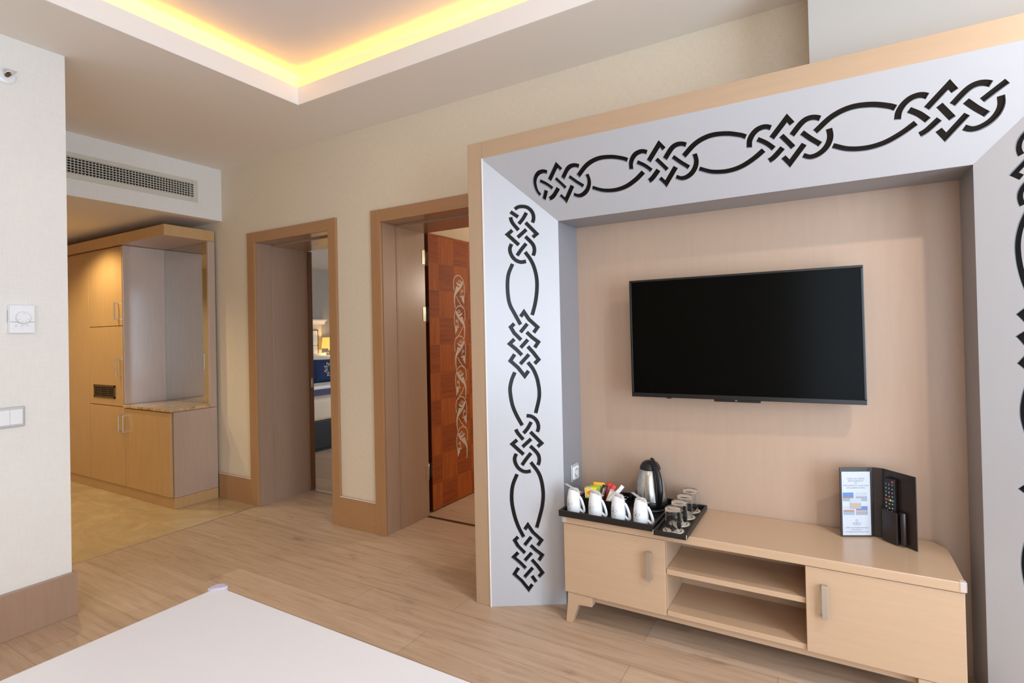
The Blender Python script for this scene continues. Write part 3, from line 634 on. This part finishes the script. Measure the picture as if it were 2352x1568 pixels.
# ------------------------------------------------------------------ mugs with wrapped stirrers
def make_mug():
    o = thing('mug', 'x', 'mug', (0, 0, 0))
    bm = BM(); lathe(bm, [(.0315, 0), (.0330, .001), (.0335, .012), (.0332, .034), (.0315, .062), (.0283, .085), (.0252, .099), (.0228, .1055), (.0216, .108), (.0202, .1075), (.0192, .104), (0, .104)], 44)
    lathe(bm, [(.0315, 0), (.0312, .012), (.0308, .034), (.0290, .062), (.0260, .085), (.020, .098), (0, .099)], 44)
    obj('cup_body', bm, M['porcelain'], o)
    bm = BM(); pts = catmull([(.0290, 0, .076), (.036, 0, .071), (.045, 0, .054), (.053, 0, .030), (.0545, 0, .014), (.049, 0, .007), (.040, 0, .010), (.0325, 0, .018)], 5)
    tube(bm, pts, .0048, 10, 1.35, up=(0, 1, 0)); obj('handle', bm, M['porcelain'], o)
    bm = BM()
    def onr(a, z):
        prof = [(.0335, .012), (.0332, .034), (.0315, .062), (.0283, .085)]
        for (r0, z0), (r1, z1) in zip(prof, prof[1:]):
            if z <= z1 or (r1, z1) == prof[-1]:
                r = r0 + (r1 - r0) * max(0, min(1, (z - z0) / (z1 - z0))); break
        r += .0002; return (r * math.cos(a), r * math.sin(a), z)
    ac, zc_ = math.radians(252), .040
    for k in range(5):
        th = PI / 2 + k * 2 * PI / 5; pp = []
        for i in range(17):
            t = i / 16 * 2 * PI; lx = .0225 * (1 - math.cos(t)) / 2; ly = .0050 * math.sin(t)
            du = lx * math.cos(th) - ly * math.sin(th); dv = lx * math.sin(th) + ly * math.cos(th)
            pp.append(onr(ac + du / .033, zc_ + dv))
        tube(bm, pp, .00050, 4)
    obj('flower_print', bm, M['grey_line'], o)
    return o
def make_stirrer():
    o = thing('wrapped_stirrer', 'x', 'stirrer', (0, 0, 0))
    bm = BM(); box(bm, -.058, .050, -.003, .003, .001, .0028); obj('wooden_stick', bm, M['paper_cream'], o)
    bm = BM(); pts = [(-.070, .008), (-.055, .0075), (.048, .0085), (.062, .012), (.066, .004), (.062, -.006), (.046, -.0085), (-.055, -.0075), (-.070, -.006), (-.066, .001)]
    prism(bm, pts, .0, .0006, lambda a, b, h: (a, b, h + .0032 + .002 * math.sin(a * 90))); obj('plastic_wrap', bm, M['film'], o)
    return o
mug0 = make_mug(); st0 = make_stirrer()
desc = ['white flower-print mug upside down on the tray, nearest the wall socket', 'white flower-print mug upside down in front of the yellow tea sachets', 'white flower-print mug upside down, second from the glasses', 'white flower-print mug upside down in front of the kettle']
for i, (x, y) in enumerate([(3.304, -.352), (3.411, -.355), (3.518, -.354), (3.620, -.358)]):
    o = mug0 if i == 0 else dup(mug0, (0, 0, 0)); o.location = (x, y, ZT0 + .0042); o.scale = (1, 1, .95); o['label'] = desc[i]; o['group'] = 'upturned white mugs on the black tray'; o.rotation_euler = (0, 0, -.18)
    s = st0 if i == 0 else dup(st0, (0, 0, 0)); s.location = (x - .004, y - .002, ZT0 + .0042 + .1035); s.rotation_euler = (0, .06, -.62 + [.05, 0, -.1, -.12][i])
    s['label'] = ['plastic-wrapped stirrer lying on the mug nearest the wall socket', 'plastic-wrapped stirrer lying on the mug in front of the tea sachets', 'plastic-wrapped stirrer lying on the mug second from the glasses', 'plastic-wrapped stirrer lying on the mug in front of the kettle'][i]; s['group'] = 'wrapped stirrers on the mugs'

# ------------------------------------------------------------------ sachet box and sachets
sbx = thing('sachet_box', 'small black open box holding sachets on the large tray', 'box', (3.385, -.205, ZT0 + .004))
bx0, bx1, by0, by1, bz0, bz1 = 3.312, 3.462, -.286, -.120, ZT0 + .0042, ZT0 + .051
bm = BM(); box(bm, bx0, bx1, by0, by1, bz0, bz0 + .004); obj('box_bottom', bm, M['tray'], sbx)
bm = BM(); box(bm, bx0, bx1, by0, by0 + .005, bz0 + .004, bz1); box(bm, bx0, bx1, by1 - .005, by1, bz0 + .004, bz1); box(bm, bx0, bx0 + .005, by0 + .005, by1 - .005, bz0 + .004, bz1); box(bm, bx1 - .005, bx1, by0 + .005, by1 - .005, bz0 + .004, bz1); obj('box_wall', bm, M['tray'], sbx, .002)
CD = Vector((.39, -.92, 0)).normalized()   # sachets roughly face the room
def sachet(label, c, wdt, hgt, tilt, mat, extra=None, lean=.25, yaw=0, grp='sachets in the small black box', crimp=True):
    o = thing('sachet', label, 'sachet', c, grp)
    n = Matrix.Rotation(yaw, 3, 'Z') @ CD; X = Vector((-n.y, n.x, 0)); up = (Vector((0, 0, 1)) - n * lean).normalized()
    F = frame(c, X, up) @ Matrix.Rotation(tilt, 4, 'Z')
    bm = BM(); nx, ny = 6, 8; vs = {}
    for s in (1, -1):
        for i in range(nx + 1):
            for j in range(ny + 1):
                a, b2 = i / nx * 2 - 1, j / ny * 2 - 1; th = .0026 * (1 - a ** 4) * (1 - b2 ** 4) + .0002
                vs[s, i, j] = bm.verts.new(F @ Vector((a * wdt / 2, b2 * hgt / 2, s * th)))
        for i in range(nx):
            for j in range(ny): bm.faces.new((vs[s, i, j], vs[s, i + 1, j], vs[s, i + 1, j + 1], vs[s, i, j + 1])).smooth = True
    for i in range(nx):
        for j in (0, ny): bm.faces.new((vs[1, i, j], vs[1, i + 1, j], vs[-1, i + 1, j], vs[-1, i, j]))
    for j in range(ny):
        for i in (0, nx): bm.faces.new((vs[1, i, j], vs[1, i, j + 1], vs[-1, i, j + 1], vs[-1, i, j]))
    obj('packet', bm, M[mat], o)
    if extra: extra(o, F)
    return o
def rect_part(o, F, nm, mat, x0, x1, y0, y1, z=.0031):
    bm = BM(); box(bm, x0, x1, y0, y1, z, z + .0002, F); obj(nm, bm, M[mat], o)
def tea(o, F):
    bm = BM(); vs = [(.017 * math.cos(t * PI / 12), .0085 * math.sin(t * PI / 12) + .004) for t in range(24)]
    prism(bm, vs, .0030, .0033, lambda a, b, h: tuple(F @ Vector((a, b, h)))); obj('oval_logo', bm, M['red'], o)
    bm = BM(); text_into(bm, 'Lipton', .0090, F @ Matrix.Translation((0, .004, .0035))); obj('lettering', bm, M['white'], o)
    rect_part(o, F, 'stripe', 'green', -.026, .026, -.024, -.015, .0022); rect_part(o, F, 'white_edge', 'white', -.0285, -.0255, -.026, .026, .0006)
def coffee(o, F):
    bm = BM(); text_into(bm, 'NESCAFE', .0110, F @ Matrix.Translation((0, .012, .0032)) @ Matrix.Rotation(PI / 2, 4, 'Z')); obj('lettering', bm, M['white'], o)
    rect_part(o, F, 'red_band', 'red', -.0105, .0105, -.045, -.022, .0024)
def creamer(o, F): rect_part(o, F, 'cream_band', 'paper_cream', -.010, .010, -.044, .018, .0027)
sachet('yellow tea sachet with a red oval logo, front left in the box', (3.352, -.262, ZT0 + .068), .056, .056, .05, 'yellow', tea, .35)
sachet('lime green tea sachet just behind the yellow one', (3.358, -.225, ZT0 + .068), .058, .056, -.03, 'green', None, .25)
sachet('orange yellow tea sachet, rearmost of the tea sachets', (3.362, -.190, ZT0 + .075), .056, .056, -.08, 'orange', None, .2)
sachet('dark coffee stick with white upright lettering and red end', (3.394, -.232, ZT0 + .056), .024, .098, -.35, 'darkbrown', coffee, .3)
sachet('plain red stick sachet behind the dark coffee stick', (3.409, -.185, ZT0 + .058), .023, .098, -.15, 'red', None, .2)
sachet('red topped cream coloured stick sachet in the middle', (3.430, -.215, ZT0 + .058), .023, .104, -.42, 'red', creamer, .25)
sachet('white sugar stick leaning right in front, tip down', (3.446, -.225, ZT0 + .055), .018, .088, -.80, 'white', None, .25)
sachet('white sugar stick leaning furthest right above the other', (3.458, -.200, ZT0 + .066), .018, .088, -.68, 'white', None, .2)

# ------------------------------------------------------------------ kettle on its power base
kx, ky, kz = 3.600, -.140, ZT0 + .0045
pb = thing('power_base', 'black round power base with plug lying under the kettle', 'power base', (kx, ky, kz))
bm = BM(); lathe(bm, [(0, 0), (.082, 0), (.084, .003), (.082, .009), (.066, .0145), (0, .0145)], 48, (kx, ky, kz)); obj('disc', bm, M['black_plastic'], pb)
pc = Vector((3.492, -.098, kz + .022)); pdir = Vector((-.45, -.80, .12)).normalized()
bm = BM(); tube(bm, [pc, pc + pdir * .006, pc + pdir * .014, pc + pdir * .020], [.012, .0195, .0195, .0185], 24); tube(bm, [pc - pdir * .022, pc], [.006, .012], 14); pl = obj('plug', bm, M['black_plastic'], pb)
sd = pdir.cross(Vector((0, 0, 1))).normalized()
for s in (-1, 1):
    bm = BM(); q = pc + pdir * .019 + sd * s * .0095; tube(bm, [q, q + pdir * .017], .0024, 10); obj('pin', bm, M['chrome'], pl)
bm = BM(); tube(bm, catmull([pc - pdir * .02, (3.505, -.072, kz + .010), (3.520, -.064, kz + .005), (3.545, -.075, kz + .005)], 6), .0033, 8); obj('cord', bm, M['black_plastic'], pb)
kt = thing('kettle', 'brushed steel electric kettle with black lid and handle', 'kettle', (kx, ky, kz + .0145))
K0 = kz + .0148
bm = BM(); lathe(bm, [(0, 0), (.075, 0), (.0765, .004), (.0757, .026), (.0742, .029), (0, .029)], 48, (kx, ky, K0)); obj('kettle_foot', bm, M['black_plastic'], kt)
bm = BM(); lathe(bm, [(.0740, .029), (.0728, .050), (.0690, .080), (.0632, .110), (.0555, .140), (.0475, .164), (.0460, .166)], 64, (kx, ky, K0)); obj('kettle_body', bm, M['steel'], kt)
bm = BM(); lathe(bm, [(.0470, .163), (.0480, .167), (.0440, .180), (.035, .194), (.020, .203), (0, .206)], 48, (kx, ky, K0)); obj('lid', bm, M['black_plastic'], kt)
hd = Vector((.66, -.75, 0)).normalized()
def kp(r, z): return (kx + hd.x * r, ky + hd.y * r, K0 + z)
bm = BM(); tube(bm, catmull([kp(.010, .196), kp(.026, .200), kp(.047, .190), kp(.066, .172), kp(.084, .145), kp(.094, .108), kp(.095, .070), kp(.088, .036), kp(.078, .014)], 6), [.012 + .0045 * math.sin(min(1, i / 30) * PI / 2) - (.006 * max(0, (i - 34) / 14)) for i in range(49)], 18, .85); obj('handle', bm, M['black_plastic'], kt)
bm = BM(); tube(bm, [kp(.048, .160), kp(.058, .12), kp(.0655, .08), kp(.071, .03)], [.013, .013, .013, .014], 14, .35, up=hd); obj('handle_root', bm, M['black_plastic'], kt)
bm = BM(); tube(bm, catmull([kp(.018, .216), kp(.028, .214), kp(.034, .210)], 3), .004, 10, 2.0); obj('lid_button', bm, M['black_plastic'], kt)
bm = BM(); q = kp(.0795, .020); c_ = Vector(q) + hd * .006; fr = frame(c_, (-hd.y, hd.x, 0), (0, 0, 1)); prism(bm, [(-.003, -.004), (.003, -.004), (0, .004)], 0, .0008, lambda a, b, h: tuple(fr @ Vector((a, b, h)))); obj('indicator', bm, M['white'], kt)
bm = BM(); sp = -hd
bm.faces.ensure_lookup_table()
prism(bm, [(-.016, .140), (.016, .140), (.013, .168), (-.013, .168)], .040, .058, lambda a, b, h: (kx + sp.x * h - sp.y * a, ky + sp.y * h + sp.x * a, K0 + b)); obj('spout', bm, M['steel'], kt, .004, 3)

# ------------------------------------------------------------------ glasses on paper coasters
def make_glass():
    o = thing('drinking_glass', 'x', 'glass', (0, 0, 0))
    bm = BM(); lathe(bm, [(.0330, 0), (.0328, .020), (.0320, .065), (.0315, .088), (.0308, .093), (.0290, .0945), (0, .0925), (0, .083), (.026, .0835), (.0295, .080), (.0304, .065), (.0315, .020), (.0318, 0)], 44, close=True)
    obj('glass_wall', bm, M['glass'], o); return o
def make_coaster():
    bm = BM(); lathe(bm, [(0, 0), (.043, 0), (.043, .0011), (0, .0011)], 44); o = obj('paper_coaster', bm, M['paper_cream']); return o
g0 = make_glass(); c0 = make_coaster()
gd = ['nearest the console front edge', 'second from the console front edge', 'second from the niche wall', 'nearest the niche wall']
for i, (x, y) in enumerate([(3.764, -.388), (3.767, -.296), (3.769, -.200), (3.772, -.106)]):
    o = g0 if i == 0 else dup(g0, (0, 0, 0)); o.location = (x, y, ZT0 + .0055); o['label'] = 'upturned clear drinking glass, ' + gd[i]; o['group'] = 'glasses in a row on the narrow tray'
    if i == 0: c = c0
    else: c = c0.copy(); C.objects.link(c)
    c.location = (x, y, ZT0 + .0042); tag(c, 'round cream paper coaster under the glass ' + gd[i], 'coaster', 'paper coasters under the glasses')

# ------------------------------------------------------------------ leatherette folder, leaflet and remote
fo = thing('folder', 'dark brown leatherette room folder standing open on the console', 'folder', (4.47, -.09, ZS + .0005))
fa, fb, fc, fd = Vector((4.356, -.140, 0)), Vector((4.470, -.082, 0)), Vector((4.503, -.085, 0)), Vector((4.598, -.185, 0))
fz0, fh = ZS + .001, .272
def panel(p, q, nm, z0, h, th, mat, parent, off=0, bevel=.0015, s0=0, s1=None):
    d = (q - p).normalized(); n = Vector((d.y, -d.x, 0)); L = (q - p).length if s1 is None else s1
    F = frame(p + n * off + Vector((0, 0, z0)), d, (0, 0, 1)); bm = BM(); box(bm, s0, L, 0, h, 0, th, F); return obj(nm, bm, M[mat], parent, bevel), F
panel(fa, fb, 'left_cover', fz0, fh, .004, 'leather', fo)
panel(fb, fc, 'spine', fz0, fh, .003, 'leather', fo)
panel(fc, fd, 'right_cover', fz0, fh, .004, 'leather', fo)
LB = (fb - fa).length; LC = (fd - fc).length
panel(fa, fb, 'pocket_edge', fz0 + .004, fh - .008, .001, 'leather', fo, .0045, .0003, LB - .020, LB - .004)
panel(fc, fd, 'remote_pocket', fz0 + .004, .120, .003, 'leather', fo, .024, .001, .016, .078)
panel(fc, fd, 'pocket_side', fz0 + .004, .118, .020, 'leather', fo, .0042, .001, .070, .078)
dR = (fd - fc).normalized(); nR = Vector((dR.y, -dR.x, 0))
bm = BM(); q = fc + dR * .094 + nR * .014; tube(bm, [(q.x, q.y, fz0 + .010), (q.x, q.y, fz0 + .128)], .0095, 18, .9); obj('pen_loop', bm, M['leather'], fo, .001)
# leaflet
dA = (fb - fa).normalized(); nA = Vector((dA.y, -dA.x, 0))
le = thing('leaflet', 'white hotel restaurant leaflet with photo prints in the folder', 'leaflet', tuple(fa + nA * .006 + Vector((0, 0, fz0))))
_, FL = panel(fa, fb, 'sheet', fz0 + .006, .250, .0006, 'paper', le, .0055, 0, .006, LB - .014)
cxp = (LB - .008) / 2
bm = BM(); wl = lambda s, y, sz: text_into(bm, s, sz, FL @ Matrix.Translation((cxp, y, .0009)), .0003)
LN = (('THE A LA CARTE', .222, .0088), ('RESTAURANTS', .213, .0088), ('IN', .204, .0078), ('THE KAMELYA COLLECTION', .195, .0076), ('EXCLUSIVE HOTELS', .186, .0082), ('KAMELYA', .047, .0075), ('COLLECTION', .041, .004), ('Call for more detailed information', .030, .0062), ('and to discover', .022, .0062), ('our special services for you : 7777', .014, .0062))
for s, y, sz in LN[:5]: wl(s, y, sz)
obj('title_text', bm, M['ink'], le)
bm = BM()
for s, y, sz in LN[5:7]: wl(s, y, sz)
obj('logo_text', bm, M['ink'], le)
bm = BM()
for s, y, sz in LN[7:]: wl(s, y, sz)
obj('footer_text', bm, M['ink'], le)

def pic(x0, x1, y0, y1, top, mid, low, z=.0008):
    bm = BM(); h = y1 - y0
    for a, b, k in ((y0, y0 + h * .38, 0), (y0 + h * .38, y0 + h * .55, 1), (y0 + h * .55, y1, 2)):
        n0 = len(bm.faces); box(bm, x0, x1, a, b, z, z + .0003, FL); bm.faces.ensure_lookup_table()
        for f in bm.faces[n0:]: f.material_index = k
    obj('photo_print', bm, [low, mid, top], le)
pm = lambda n, c: base_mat(n, c, .5)[0]
sky, pale, grey, sand, redp, sea, pine = pm('print_sky', (92, 122, 178)), pm('print_pale', (176, 184, 194)), pm('print_grey', (150, 150, 156)), pm('print_sand', (172, 158, 146)), pm('print_brick', (164, 116, 104)), pm('print_sea', (142, 158, 172)), pm('print_slate', (118, 120, 128))
pic(.009, .050, .134, .168, sky, pine, grey); pic(.058, .101, .134, .168, pale, grey, sea); pic(.010, .052, .080, .114, pale, redp, sea); pic(.058, .102, .080, .114, sky, sand, grey); pic(.035, .078, .104, .145, pale, sand, sand, .0012)
bm = BM(); ring = [(cxp + .0042 * math.cos(t * PI / 10), .057 + .0042 * math.sin(t * PI / 10)) for t in range(21)]
prism(bm, ribbon(ring, .0012), .0007, .001, lambda a, b, h: tuple(FL @ Vector((a, b, h)))); obj('emblem', bm, M['ink'], le)
# remote
rm = thing('remote_control', 'black television remote control in the folder pocket', 'remote', tuple(fc + dR * .04 + nR * .012 + Vector((0, 0, fz0 + .02))))
FR = frame(fc + dR * .022 + nR * .006 + Vector((0, 0, fz0 + .074)), dR, (0, 0, 1))
bm = BM(); box(bm, 0, .044, 0, .172, 0, .014, FR); obj('remote_body', bm, M['black_plastic'], rm, .003, 3)
bm = BM()
for k in range(9): text_into(bm, str(k + 1), .0085, FR @ Matrix.Translation((.009 + (k % 3) * .013, .148 - (k // 3) * .0155, .0144)), .0003)
text_into(bm, '0', .0085, FR @ Matrix.Translation((.022, .1015, .0144)), .0003)
obj('number_print', bm, M['white'], rm)
bm = BM()
for x, y in ((.009, .104), (.035, .104), (.009, .076), (.022, .074), (.035, .076), (.009, .062), (.035, .060), (.022, .058), (.013, .048), (.022, .045), (.033, .048), (.010, .034), (.022, .034), (.034, .032)): box(bm, x - .0022, x + .0022, y - .0015, y + .0015, .0142, .0146, FR)
obj('symbol_print', bm, M['white'], rm)
for nm, x, y, mt, r in (('power_key', .036, .160, 'red', .0038), ('red_key', .008, .089, 'red', .0036), ('green_key', .0175, .089, 'dgreen', .0034), ('yellow_key', .027, .089, 'yellow', .0036), ('blue_key', .0365, .089, 'blue', .0036)):
    bm = BM(); box(bm, x - r, x + r, y - r, y + r, .0138, .0155, FR); obj(nm, bm, M[mt], rm, .001)

# ------------------------------------------------------------------ wall fittings on the left wall
th = thing('thermostat', 'white room thermostat with round dial on the left wall', 'thermostat', (XL, -1.650, 1.43))
FT = frame((XL + .0005, -1.650, 1.429), (0, 1, 0), (0, 0, 1))
bm = BM(); box(bm, -.046, .046, -.064, .064, 0, .014, FT); obj('back_box', bm, M['white_plastic'], th, .002)
bm = BM(); box(bm, -.044, .046, -.013, .064, .0145, .024, FT); obj('front_cover', bm, M['white_plastic'], th, .003, 3)
bm = BM(); box(bm, -.044, .046, -.064, -.014, .0145, .023, FT); fcv = obj('lower_cover', bm, M['white_plastic'], th, .003, 3)
bm = BM(); c = FT @ Vector((.003, .006, .024)); tube(bm, [c, c + Vector((.010, 0, 0))], [.027, .0245], 36); obj('dial', bm, M['white_plastic'], th, .001)
bm = BM()
for a in (-60, -20, 20, 60, 180): 
    an = math.radians(a - 90); F = FT @ Matrix.Translation((.003 + .019 * math.cos(an), .006 + .019 * math.sin(an), .0341)) @ Matrix.Rotation(an, 4, 'Z'); box(bm, -.003, .003, -.0006, .0006, 0, .0003, F)
obj('dial_marks', bm, M['grey_line'], th)
bm = BM()
for x, y in ((-.022, -.028), (-.022, -.034), (-.002, -.030), (.004, -.030), (.016, -.026), (.02, -.032)): box(bm, x - .004, x + .004, y - .0005, y + .0005, .0231, .0234, FT)
obj('slider_marks', bm, M['grey_line'], th)
bm = BM(); dr = [(.003 + .0285 * math.cos(t * PI / 20), .006 + .0285 * math.sin(t * PI / 20)) for t in range(41)]
prism(bm, ribbon(dr, .0012), .0238, .0243, lambda a, b, h: tuple(FT @ Vector((a, b, h)))); obj('dial_groove', bm, M['silver_plastic'], th)
for x, wd in ((-.032, .010), (-.003, .012), (.033, .009)):
    bm = BM(); box(bm, x - wd / 2, x + wd / 2, -.043, -.036, .023, .0255, FT); obj('slide_switch', bm, M['white_plastic'], fcv, .0008)
bm = BM()
for k in range(9): box(bm, -.0468, -.0455, -.012 + k * .006, -.010 + k * .006, .002, .012, FT)
obj('vent_slots', bm, M['grey_line'], th)
sw = thing('light_switch', 'silver framed white light switch low on the left wall', 'switch', (XL, -1.76, .985))
bm = BM(); box(bm, XL + .0005, XL + .010, -1.882, -1.640, .939, 1.031); obj('frame', bm, M['silver_plastic'], sw, .005, 3)
for k in range(5):
    bm = BM(); y1_ = -1.650 - k * .0448; box(bm, XL + .006, XL + .014, y1_ - .0442, y1_, .952, 1.019); obj('rocker', bm, M['white_plastic'], sw, .001)
spk = thing('sprinkler', 'small white fire sprinkler high on the left wall', 'sprinkler', (XL, -1.690, 2.53))
bm = BM(); tube(bm, [(XL + .0005, -1.690, 2.535), (XL + .006, -1.690, 2.535), (XL + .012, -1.690, 2.535)], [.036, .036, .026], 30); obj('rosette', bm, M['white_plastic'], spk, .001)
bm = BM(); tube(bm, [(XL + .011, -1.690, 2.535), (XL + .035, -1.690, 2.535)], .009, 16); obj('nozzle', bm, M['brass'], spk)
bm = BM(); tube(bm, [(XL + .034, -1.677, 2.535), (XL + .050, -1.680, 2.540), (XL + .060, -1.690, 2.542), (XL + .050, -1.700, 2.540), (XL + .034, -1.703, 2.535)], .0025, 8); obj('yoke', bm, M['white_plastic'], spk)
bm = BM(); box(bm, XL + .030, XL + .072, -1.712, -1.668, 2.545, 2.547); obj('deflector', bm, M['white_plastic'], spk, .0005)

# ------------------------------------------------------------------ white table in the foreground
tb = thing('table', 'white square table top in the foreground', 'table', (3.56, -2.28, 0))
TX0, TX1, TY0, TY1, TZ = 3.111, 4.02, -2.85, -1.909, .75
bm = BM(); box(bm, TX0, TX1, TY0, TY1, TZ - .028, TZ); obj('table_top', bm, M['white_table'], tb, .0015)
bm = BM(); box(bm, TX0 + .06, TX1 - .06, TY0 + .06, TY1 - .06, TZ - .09, TZ - .0285); obj('apron', bm, M['lacquer_x'], tb)
for x in (TX0 + .05, TX1 - .10):
    for y in (TY0 + .05, TY1 - .10):
        bm = BM(); box(bm, x, x + .05, y, y + .05, 0, TZ - .029); obj('leg', bm, M['lacquer'], tb, .002)
bm = BM(); prism(bm, [(TX0 + .024, TY1 + .006), (TX0 + .018, TY1 + .011), (TX0 - .004, TY1 + .011), (TX0 - .011, TY1 + .004), (TX0 - .011, TY1 - .018), (TX0 - .006, TY1 - .024), (TX0 + .004, TY1 - .020), (TX0 + .020, TY1 - .004)], TZ - .020, TZ + .004, lambda a, b, h: (a, b, h)); obj('corner_guard', bm, M['guard'], tb, .003, 3, label='clear plastic corner guard')

# ------------------------------------------------------------------ bedroom seen through doorway 1
bd = thing('bed', 'double bed with dark navy base seen through the left doorway', 'bed', (-1.73, 2.4, 0))
BX0, BX1, BY0, BY1 = -2.68, -.705, 1.22, 3.30
bm = BM(); box(bm, BX0, BX1, BY0, BY1, .03, .352); obj('bed_base', bm, M['navy_dark'], bd, .01)
bm = BM(); box(bm, BX0 + .03, BX1 - .03, BY0 + .03, BY1 - .03, 0, .03); obj('foot_plinth', bm, M['black_plastic'], bd)
bm = BM(); box(bm, BX0, BX1 + .012, BY0 - .012, BY1 + .012, .350, .605); obj('bedspread', bm, M['cream_cloth'], bd, .045, 6, smooth=False)
hb = thing('headboard', 'pale moulded headboard with tufted panel behind the bed', 'headboard', (-2.73, 2.3, 0))
bm = BM(); box(bm, -2.768, -2.722, 1.18, 3.285, .0, 1.515); obj('headboard_frame', bm, M['headboard'], hb, .003)
bm = BM(); prism(bm, [(-2.768, 1.510), (-2.712, 1.510), (-2.712, 1.522)] + [(-2.712 + .062 * (1 - math.cos(t * PI / 12)), 1.522 + .050 * math.sin(t * PI / 12)) for t in range(1, 7)] + [(-2.645, 1.572), (-2.645, 1.588), (-2.768, 1.588)], 1.13, 3.345, lambda a, b, h: (a, h, b)); obj('cornice', bm, M['fascia'], hb)
bm = BM(); box(bm, -2.7225, -2.705, 2.18, 3.205, 1.417, 1.424); box(bm, -2.7225, -2.705, 3.198, 3.205, .45, 1.417); obj('gold_trim', bm, M['brass'], hb)
for j in range(4):
    for i in range(6):
        y0 = 3.195 - .33 * (i + 1); z0 = .465 + j * .238
        if i < 3:
            bm = BM(); box(bm, -2.7225, -2.695, y0, y0 + .325, z0, z0 + .233); obj('tufted_pad', bm, M['linen_white'], hb, .02, 5)
def pillow(name, label, cat, c, w_, h_, d_, rot, mat, grp=None):
    o = thing(name, label, cat, c, grp); bm = BM(); bmesh.ops.create_cube(bm, size=2.0)
    bmesh.ops.subdivide_edges(bm, edges=bm.edges[:], cuts=7, use_grid_fill=True)
    for v in bm.verts:
        x, y, z = v.co; k = (1 - abs(x) ** 3.5) * (1 - abs(y) ** 3.5); pinch = 1 - .07 * (1 - abs(y) ** 2) * (abs(x) ** 6) - .0
        v.co = Vector((x * w_ / 2 * (1 - .06 * (1 - y * y) * abs(x) ** 4), y * h_ / 2 * (1 - .06 * (1 - x * x) * abs(y) ** 4), (z * (max(k, 0) ** .45 * .5 + .02)) * d_))
    Mx = Matrix.Translation(Vector(c)) @ rot; bmesh.ops.transform(bm, matrix=Mx, verts=bm.verts[:])
    obj('cushion_cover' if cat == 'cushion' else 'pillowcase', bm, mat, o, smooth=True); return o, Mx
RB = lambda lean, yaw: Matrix.Rotation(yaw, 4, 'Z') @ frame((0, 0, 0), (0, 1, 0), (-math.sin(lean), 0, math.cos(lean)))
pillow('pillow', 'white bed pillow leaning on the headboard, rearmost', 'pillow', (-2.56, 2.98, .86), .62, .42, .15, RB(.35, .0), M['linen_white'], 'white pillows on the bed')
pillow('pillow', 'white bed pillow lying in front of the leaning one', 'pillow', (-2.36, 2.90, .83), .66, .42, .13, RB(.40, .0), M['linen_white'], 'white pillows on the bed')
cu, CM = pillow('cushion', 'navy blue cushion with gold wreath emblem on the bed', 'cushion', (-2.12, 2.90, .80), .60, .38, .14, RB(.30, -.12), M['navy'])
bm = BM(); fw = lambda a, b, h: tuple(CM @ Vector((a, b, h)))
for ring_r in (.075, .098):
    pts = [(ring_r * math.cos(t * PI / 24) * (1 + .10 * math.cos(t * PI / 24 * 10 + (PI if ring_r > .08 else 0))), ring_r * math.sin(t * PI / 24) * (1 + .10 * math.cos(t * PI / 24 * 10 + (PI if ring_r > .08 else 0)))) for t in range(49)]
    prism(bm, ribbon(pts, .005), .0745, .0785, fw)
for k in range(10):
    a = k * 2 * PI / 10; p = (.100 * math.cos(a), .100 * math.sin(a)); q = (.128 * math.cos(a + .14), .128 * math.sin(a + .14)); r_ = (.100 * math.cos(a + .30), .100 * math.sin(a + .30)); prism(bm, ribbon([p, q, r_], .005), .0725, .0775, fw)
obj('wreath_emblem', bm, M['gold'], cu)
pillow('cushion', 'small cream cushion left of the navy cushion on the bed', 'cushion', (-2.20, 2.42, .79), .34, .34, .12, RB(.3, .0), M['cream_cloth'])
bm = BM(); box(bm, -1.98, -1.55, BY0 + .01, BY1 - .01, .6055, .655); tag(obj('folded_sheet', bm, M['linen_white'], None, .022, 5), 'folded white sheet lying across the bed in front of the cushions', 'sheet')
bm = BM(); box(bm, -1.50, -.95, BY0 + .004, BY1 - .004, .6055, .618); tag(obj('bed_runner', bm, M['runner'], None, .006, 3), 'violet blue runner across the foot of the bed', 'bed runner')
lp = thing('wall_lamp', 'lit yellow wall lamp beside the headboard in the bedroom', 'lamp', (-2.70, 3.33, 1.2))
bm = BM(); lathe(bm, [(.115, 0), (.100, .175), (.098, .175), (.113, 0)], 32, (-2.58, 3.31, 1.125), close=True); obj('lamp_shade', bm, M['lamp_shade'], lp)
bm = BM(); box(bm, -2.7695, -2.755, 3.29, 3.39, .98, 1.12); tube(bm, [(-2.76, 3.34, 1.05), (-2.58, 3.31, 1.05), (-2.58, 3.31, 1.14)], .010, 10); obj('lamp_arm', bm, M['chrome'], lp)
l = bpy.data.lights.new('lamp_bulb', 'POINT'); l.energy = 2.2; l.color = (1, .72, .36); l.shadow_soft_size = .05; o = bpy.data.objects.new('lamp_bulb', l); C.objects.link(o); o.location = (-2.58, 3.31, 1.22)
bm = BM(); box(bm, -2.768, -2.35, 3.42, 3.95, 0, .52); tag(obj('nightstand', bm, M['lacquer'], None, .004), 'beige nightstand under the wall lamp in the bedroom', 'nightstand')
